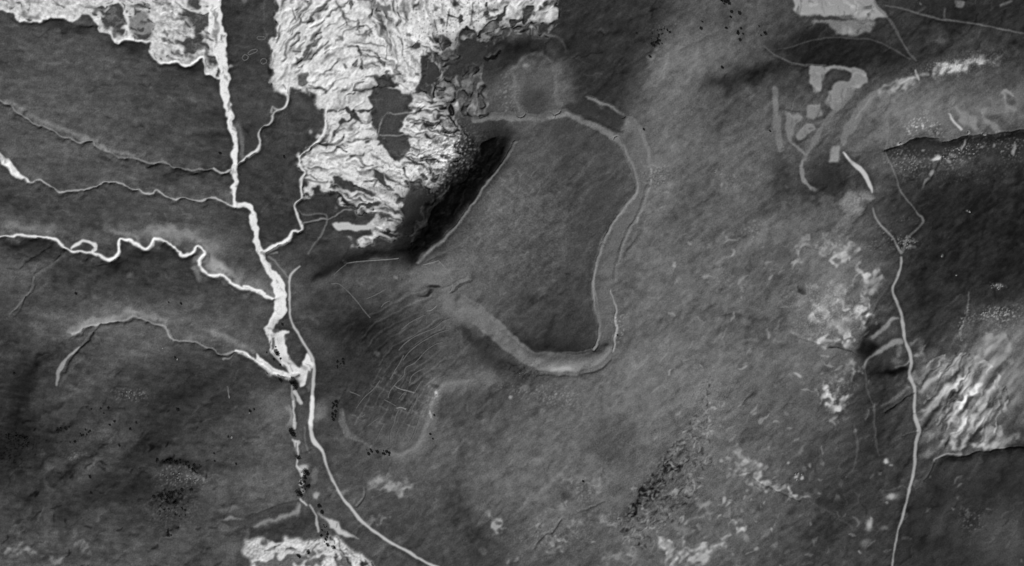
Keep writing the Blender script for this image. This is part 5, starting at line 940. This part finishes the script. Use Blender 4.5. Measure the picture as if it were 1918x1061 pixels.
for t_, x_, y_, r_, kd, lab in [
    ('p', 550.5, 814, 6.5, 'tree', 'large round dark tree standing alone in the lower river bed'), ('p', 560, 859, 4.5, 'tree', 'dark tree in the river bed below the large round tree'),
    ('p', 574.5, 888, 6.5, 'tree', 'tall dark tree at the white gravel patch of the lower river bed'), ('p', 572, 897, 4, 'tree', 'small tree touching the tall dark tree by the white gravel patch'),
    ('p', 562.5, 927, 6, 'tree', 'round dark tree at the end of the pale side gully'), ('c', 360, 562, 5.6, 'tree', 'round dark tree on the white gravel of the river braid'),
    ('c', 408, 642, 2.4, 'shrub', 'small dark shrub right below the round tree of the river braid'), ('c', 178, 540, 2, 'shrub', 'small shrub on the left bank of the river braid'), ('c', 437, 75, 2.6, 'shrub', 'small shrub at the top of the white braid beside the road'),
    ('c', 327, 445, 1.6, 'shrub', 'tiny shrub above the round tree of the river braid'), ('c', 400, 740, 2.4, 'shrub', 'dark shrub on the dark island between the stream beds'), ('c', 300, 660, 2.4, 'shrub', 'dark shrub at the upper end of the dark island'), ('c', 180, 885, 1.6, 'shrub', 'tiny shrub below the curving white stream'),
    ('c', 420, 1010, 3.6, 'tree', 'dark tree just under the stream confluence'), ('p', 554.5, 722.5, 7, 'tree', 'broad dark tree at the confluence of the stream beds'), ('p', 547, 718, 3.6, 'tree', 'smaller tree against the broad tree at the confluence'),
    ('11', 45, 133, 3.2, 'shrub', 'lone dark shrub west of the river bed'), ('11', 472, 158, 3.2, 'shrub', 'lone dark shrub east of the river bed'),
    ('03', 565, 8, 8.5, 'tree', 'largest dark tree at the top edge'), ('03', 540, -6, 5, 'tree', 'tree left of the largest one, cut by the top edge'), ('03', 590, 22, 4.2, 'tree', 'tree hugging the right side of the largest one at the top edge'),
    ('h', 1312, 20, 3.2, 'shrub', 'dark shrub left of the pair below the top edge tree'), ('h', 1410, 37, 3.8, 'shrub', 'rightmost dark shrub of the three below the top edge tree'), ('h', 1297, 90, 2.8, 'shrub', 'lowest of the three shrubs below the top edge tree'),
    ('h', 932, 150, 2, 'shrub', 'tiny faint shrub above a larger dark one on the northern plateau'), ('h', 915, 232, 3.2, 'shrub', 'dark shrub under a tiny faint one on the northern plateau'), ('h', 1240, 232, 3, 'shrub', 'soft dark shrub between two groups on the northern plateau'),
    ('h', 1392, 300, 3.4, 'shrub', 'tall dark shrub above a small round one'), ('h', 1385, 270, 2.4, 'shrub', 'narrow shrub on top of the tall dark one'), ('h', 1428, 235, 2.4, 'shrub', 'slim shrub up right of the tall dark one'), ('h', 1455, 300, 2, 'shrub', 'small shrub right of the tall dark one'),
    ('h', 1418, 383, 3, 'shrub', 'small round shrub ringed by pale ground'), ('h', 1740, 298, 3.6, 'shrub', 'darkest shrub near the start of the curved track'), ('h', 1658, 203, 2, 'shrub', 'tiny shrub above the darkest one near the curved track'), ('h', 1687, 322, 2, 'shrub', 'tiny shrub left of the darkest one near the curved track'),
    ('h', 1192, 733, 3.2, 'shrub', 'lone black shrub in the middle of the northern plateau'), ('h', 265, 600, 2.8, 'shrub', 'shrub in a pale ring at the foot of the stony clump'), ('h', 90, 293, 2.2, 'shrub', 'faint shrub left of the stony clump'),
    ('03', 22, 860, 2.6, 'shrub', 'small shrub by the outer bank of the enclosure'), ('03', 860, 873, 2.2, 'shrub', 'tiny shrub left of the long thin pale strip'),
    ('20', 505, 180, 2.9, 'shrub', 'dark shrub on the slope above the crescent gully'), ('20', 1203, 245, 2.6, 'shrub', 'faint shrub on the lower left meadow'), ('20', 1120, 235, 1.8, 'shrub', 'tiny shrub left of the faint meadow shrub'), ('20', 98, 710, 2.5, 'shrub', 'dark shrub close to the left edge'),
    ('20', 1160, 603, 2.3, 'shrub', 'dark shrub with a white rock at its side'), ('20', 1183, 948, 3.8, 'shrub', 'largest dark shrub of the lower left hill'), ('20', 723, 938, 3, 'shrub', 'dark shrub on the lower left hill under the stony patch'), ('20', 605, 945, 1.9, 'shrub', 'leftmost tiny shrub of a row on the lower left hill'),
    ('20', 668, 940, 2.1, 'shrub', 'middle shrub of a row on the lower left hill'), ('20', 690, 972, 1.7, 'shrub', 'tiny shrub under the row on the lower left hill'), ('20', 760, 1025, 2.8, 'shrub', 'dark shrub right of a twin, below the row'), ('20', 728, 1048, 2.6, 'shrub', 'left twin of two dark shrubs below the row'),
    ('20', 905, 1033, 2.6, 'shrub', 'round dark shrub alone between the twins and the largest'), ('30', 865, 155, 3, 'shrub', 'dark shrub beside a pale streak on the hill'), ('30', 795, 262, 2.6, 'shrub', 'ragged shrub in the pale middle of the hill'), ('30', 610, 575, 2.8, 'shrub', 'lone shrub in the lower part of the hill'), ('30', 600, 470, 3, 'shrub', 'dark shrub where the shady hollow begins'),
    ('31', 5, 315, 2.2, 'shrub', 'tiny upper shrub of a pair on the meadow'), ('31', 8, 365, 2.1, 'shrub', 'tiny lower shrub of a pair on the meadow'), ('31', 150, 385, 2.4, 'shrub', 'ragged small shrub right of the meadow pair'), ('31', 245, 34, 3, 'shrub', 'dark shrub beside a pale stone on the dark meadow'), ('31', 270, 22, 2.4, 'shrub', 'shrub at the upper right of the stone shrub on the dark meadow'),
    ('31', 97, 204, 2.4, 'shrub', 'dark shrub at the left of the white boulder'), ('b', 1055, 618, 2.3, 'shrub', 'small dark shrub on the curved rampart'), ('b', 1017, 812, 2.5, 'shrub', 'dark shrub at the lower end of the curved rampart'), ('b', 1040, 856, 2.2, 'shrub', 'faint shrub under the one at the lower end of the curved rampart'),
    ('d', 655, 325, 4.2, 'shrub', 'dark shrub beside the split of the stream'), ('d', 690, 400, 4, 'shrub', 'dark shrub on the right bank just below the split'), ('d', 830, 835, 3.6, 'tree', 'round dark tree inside a ring of white gravel'), ('d', 758, 800, 3.4, 'tree', 'dark tree above the ring of white gravel'),
    ('d', 400, 940, 4, 'tree', 'dark tree in the pale gravel near the bottom edge'), ('d', 515, 890, 3.8, 'tree', 'dark tree on the edge of the white flat near the bottom'), ('22', 1262, 455, 2, 'shrub', 'tiny dark shrub outside the counterscarp bank'),
    ('13', 1095, 0, 0, 'shrub', ''), ('32', 1035, 500, 2.4, 'shrub', 'dark shrub at the head of the stony streak')]:
    if r_ <= 0: continue
    X_, Y_ = pt(t_, x_, y_); plant(kd, X_, Y_, r_, lab); nplant += 1
# counted thickets: every shrub an object, one description per thicket
TH = [('h', 400, 330, 130, 130, 20, 22, 1.6, 'small dark shrub in the thicket on the northern slope edge'), ('h', 330, 430, 60, 26, -10, 8, 2.4, 'black shrub at the foot of the thicket on the northern slope edge'),
      ('b', 40, 560, 40, 110, 5, 22, 2.0, 'dark shrub in the narrow thicket west of the lower town'), ('b', 100, 100, 40, 70, 0, 12, 1.8, 'dark shrub in the small thicket north west of the lower town'),
      ('b', 390, 985, 30, 40, 0, 5, 2.2, 'dark shrub of the left clump under the lower town'), ('b', 480, 980, 20, 20, 0, 3, 2.3, 'dark shrub of the middle clump under the lower town'), ('b', 560, 1010, 40, 40, 30, 8, 2.2, 'dark shrub of the right clump under the lower town'),
      ('30', 1165, 372, 160, 16, 6, 26, 2.6, 'black shrub in the upper dark band crowning the rocky hill'), ('30', 1290, 425, 50, 14, 35, 8, 2.2, 'black shrub at the east end of the upper dark band'), ('30', 1150, 578, 140, 18, -12, 22, 2.5, 'black shrub in the lower dark band of the rocky hill'),
      ('30', 1160, 660, 120, 90, 0, 26, 1.9, 'dark shrub scattered under the lower dark band'), ('30', 130, 210, 100, 40, 10, 18, 2.6, 'black shrub in the thicket near the left edge'), ('30', 200, 290, 90, 50, 35, 12, 1.9, 'dark shrub below the thicket near the left edge'), ('30', 420, 145, 70, 16, -22, 11, 2.2, 'dark shrub in the streak east of the left edge thicket'),
      ('30', 530, 200, 90, 22, -35, 10, 2.0, 'dark shrub of the slanting streak on the hill'), ('30', 1140, 830, 60, 20, -40, 7, 2.0, 'dark shrub at the foot of the rocky hill'),
      ('d', 470, 80, 60, 70, 30, 12, 2.0, 'dark shrub among white stones of the river bed'), ('d', 710, 660, 45, 110, 0, 16, 1.9, 'dark shrub along the narrow stream near the bottom'), ('d', 960, 990, 90, 50, 40, 12, 2.4, 'dark shrub in the gully at the bottom edge'),
      ('33', 70, 530, 110, 18, -50, 12, 2.2, 'dark shrub in the black band on the stony ridge'), ('23', 435, 790, 20, 26, 0, 6, 1.8, 'dark shrub of the upper knot on the plateau'), ('23', 380, 930, 26, 18, -20, 5, 2.0, 'dark shrub of the lower knot on the plateau'),
      ('24', 1215, 70, 60, 34, 15, 12, 2.8, 'black tree-like shrub on the far right knoll'), ('14', 290, 380, 80, 10, 0, 9, 1.9, 'dark shrub on the crest of the stony spur'), ('g', 880, 110, 110, 70, 0, 9, 4.0, 'dark tree-like shrub at the top edge beside the white clearing'), ('g', 150, 40, 90, 26, 0, 5, 3.4, 'dark tree-like shrub at the top edge left of the straight track'), ('g', 1660, 20, 60, 24, 0, 5, 4, 'dark tree-like shrub in the top right corner')]
for t_, cx_, cy_, rx_, ry_, an_, n_, r_, lab in TH:
    ox, oy, k = TL[t_]; rr = random.Random(int(cx_*3+cy_)); gname = 'thicket: '+lab.split(' ', 1)[1]
    for _ in range(n_):
        a, d = rr.uniform(0, 6.283), math.sqrt(rr.random())
        u, v = d*math.cos(a)*rx_, d*math.sin(a)*ry_; c, s_ = math.cos(R(an_)), math.sin(R(an_))
        if nplant >= 298+20: break
        plant('shrub', ox+(cx_+u*c-v*s_)*k, oy+(cy_+u*s_+v*c)*k, r_*rr.choice((.5, .7, .8, 1, 1.1, 1.5)), lab, gname); nplant += 1
print('plants', nplant)
def rock_proto(seed):
    import bmesh
    bm = bmesh.new(); bmesh.ops.create_icosphere(bm, subdivisions=2, radius=1); rr = random.Random(seed)
    ph = [rr.uniform(0, 6) for _ in range(4)]
    for v in bm.verts:
        p = v.co; f = 1+.22*math.sin(p.x*3+ph[0])*math.cos(p.y*2.6+ph[1])+.12*math.sin(p.z*5+ph[2])+rr.uniform(-.06, .06)
        v.co = p*f; v.co.z *= .62
    me = bpy.data.meshes.new('boulder'); bm.to_mesh(me); bm.free(); return me
rocks = [rock_proto(i) for i in range(3)]; 
for m_ in rocks: m_.materials.append(M_rock)
rocks2 = [rock_proto(i+5) for i in range(3)]
for m_ in rocks2: m_.materials.append(M_rock2)
def boulder(x, y, r, lab, group=None, pale=True):
    o = bpy.data.objects.new('boulder', (rocks if pale else rocks2)[int(x+y) % 3]); sc.collection.objects.link(o)
    o.location = (wx(x), wy(y), hz(x, y)+r*S*.12); o.scale = (r*S, r*S*.8, r*S*.8); o.rotation_euler = (0, 0, (x+y*1.3) % 6.28)
    o['label'] = lab; o['category'] = 'boulder'
    if group: o['group'] = group
for t_, x_, y_, r_, lab in [('31', 117, 208, 2.6, 'white boulder between two dark spots on the lower left meadow'), ('20', 1172, 614, 1.8, 'white rock beside a dark shrub under the curving stream bed'), ('14', 1052, 521, 2.4, 'bright rock on the dark eastern slope'), ('14', 600, 68, 3, 'bright rock at the lip of the eastern scarp'),
                            ('04', 1050, 882, 3, 'white rock at the foot of the pale bank on the right'), ('04', 1155, 893, 3.2, 'white rock at the top of the eastern scarp'), ('20', 1075, 541, 1.4, 'tiny pale rock above the white rock under the curving stream bed'),
                            ('b', 1072, 412, 2, 'bright upright stone on the curved rampart of the lower town'), ('13', 492, 258, 1.6, 'small pale rock alone on the central plateau'), ('31', 235, 45, 1.6, 'pale stone beside a dark shrub on the dark meadow'), ('14', 868, 815, 1.6, 'small pale stone low on the dark eastern slope'), ('24', 965, 57, 1.6, 'tiny pale stone above the far right knoll')]:
    X_, Y_ = pt(t_, x_, y_); boulder(X_, Y_, r_, lab)
for t_, cx_, cy_, rx_, ry_, an_, n_, r_, lab, pale in [('14', 1000, 130, 160, 40, -20, 16, 1.5, 'pale rock strewn below the eastern scarp', True), ('14', 640, 190, 90, 60, 20, 12, 1.3, 'pale rock strewn under the bright rock of the scarp', True), ('24', 1230, 310, 110, 30, -5, 22, 1.4, 'pale rock on the stony slope near the right edge', True),
                                                       ('24', 1240, 130, 50, 24, 10, 10, 1.5, 'pale rock on the far right knoll', True), ('31', 580, 515, 18, 30, 0, 6, 1.8, 'white stone in the river bed among dark shrubs', True), ('30', 1200, 470, 130, 40, 8, 16, 1.3, 'pale rock between the two dark bands of the rocky hill', True),
                                                       ('20', 870, 850, 80, 24, 10, 10, 1.2, 'pale rock of the stony patch on the lower left hill', True), ('22', 650, 720, 60, 30, 10, 8, 1.2, 'grey rock below the broad south rampart', False), ('14', 650, 720, 50, 20, 10, 8, 1.3, 'pale rock where the forked tracks meet', True), ('33', 1045, 465, 30, 26, 0, 5, 1.6, 'white rock in a small heap on the southern slope', True)]:
    ox, oy, k = TL[t_]; rr = random.Random(int(cx_+cy_*5)); gname = 'scatter: '+lab
    for _ in range(n_):
        a, d = rr.uniform(0, 6.283), math.sqrt(rr.random()); u, v = d*math.cos(a)*rx_, d*math.sin(a)*ry_; c, s_ = math.cos(R(an_)), math.sin(R(an_))
        boulder(ox+(cx_+u*c-v*s_)*k, oy+(cy_+u*s_+v*c)*k, r_*rr.uniform(.6, 1.3), lab, gname, pale)
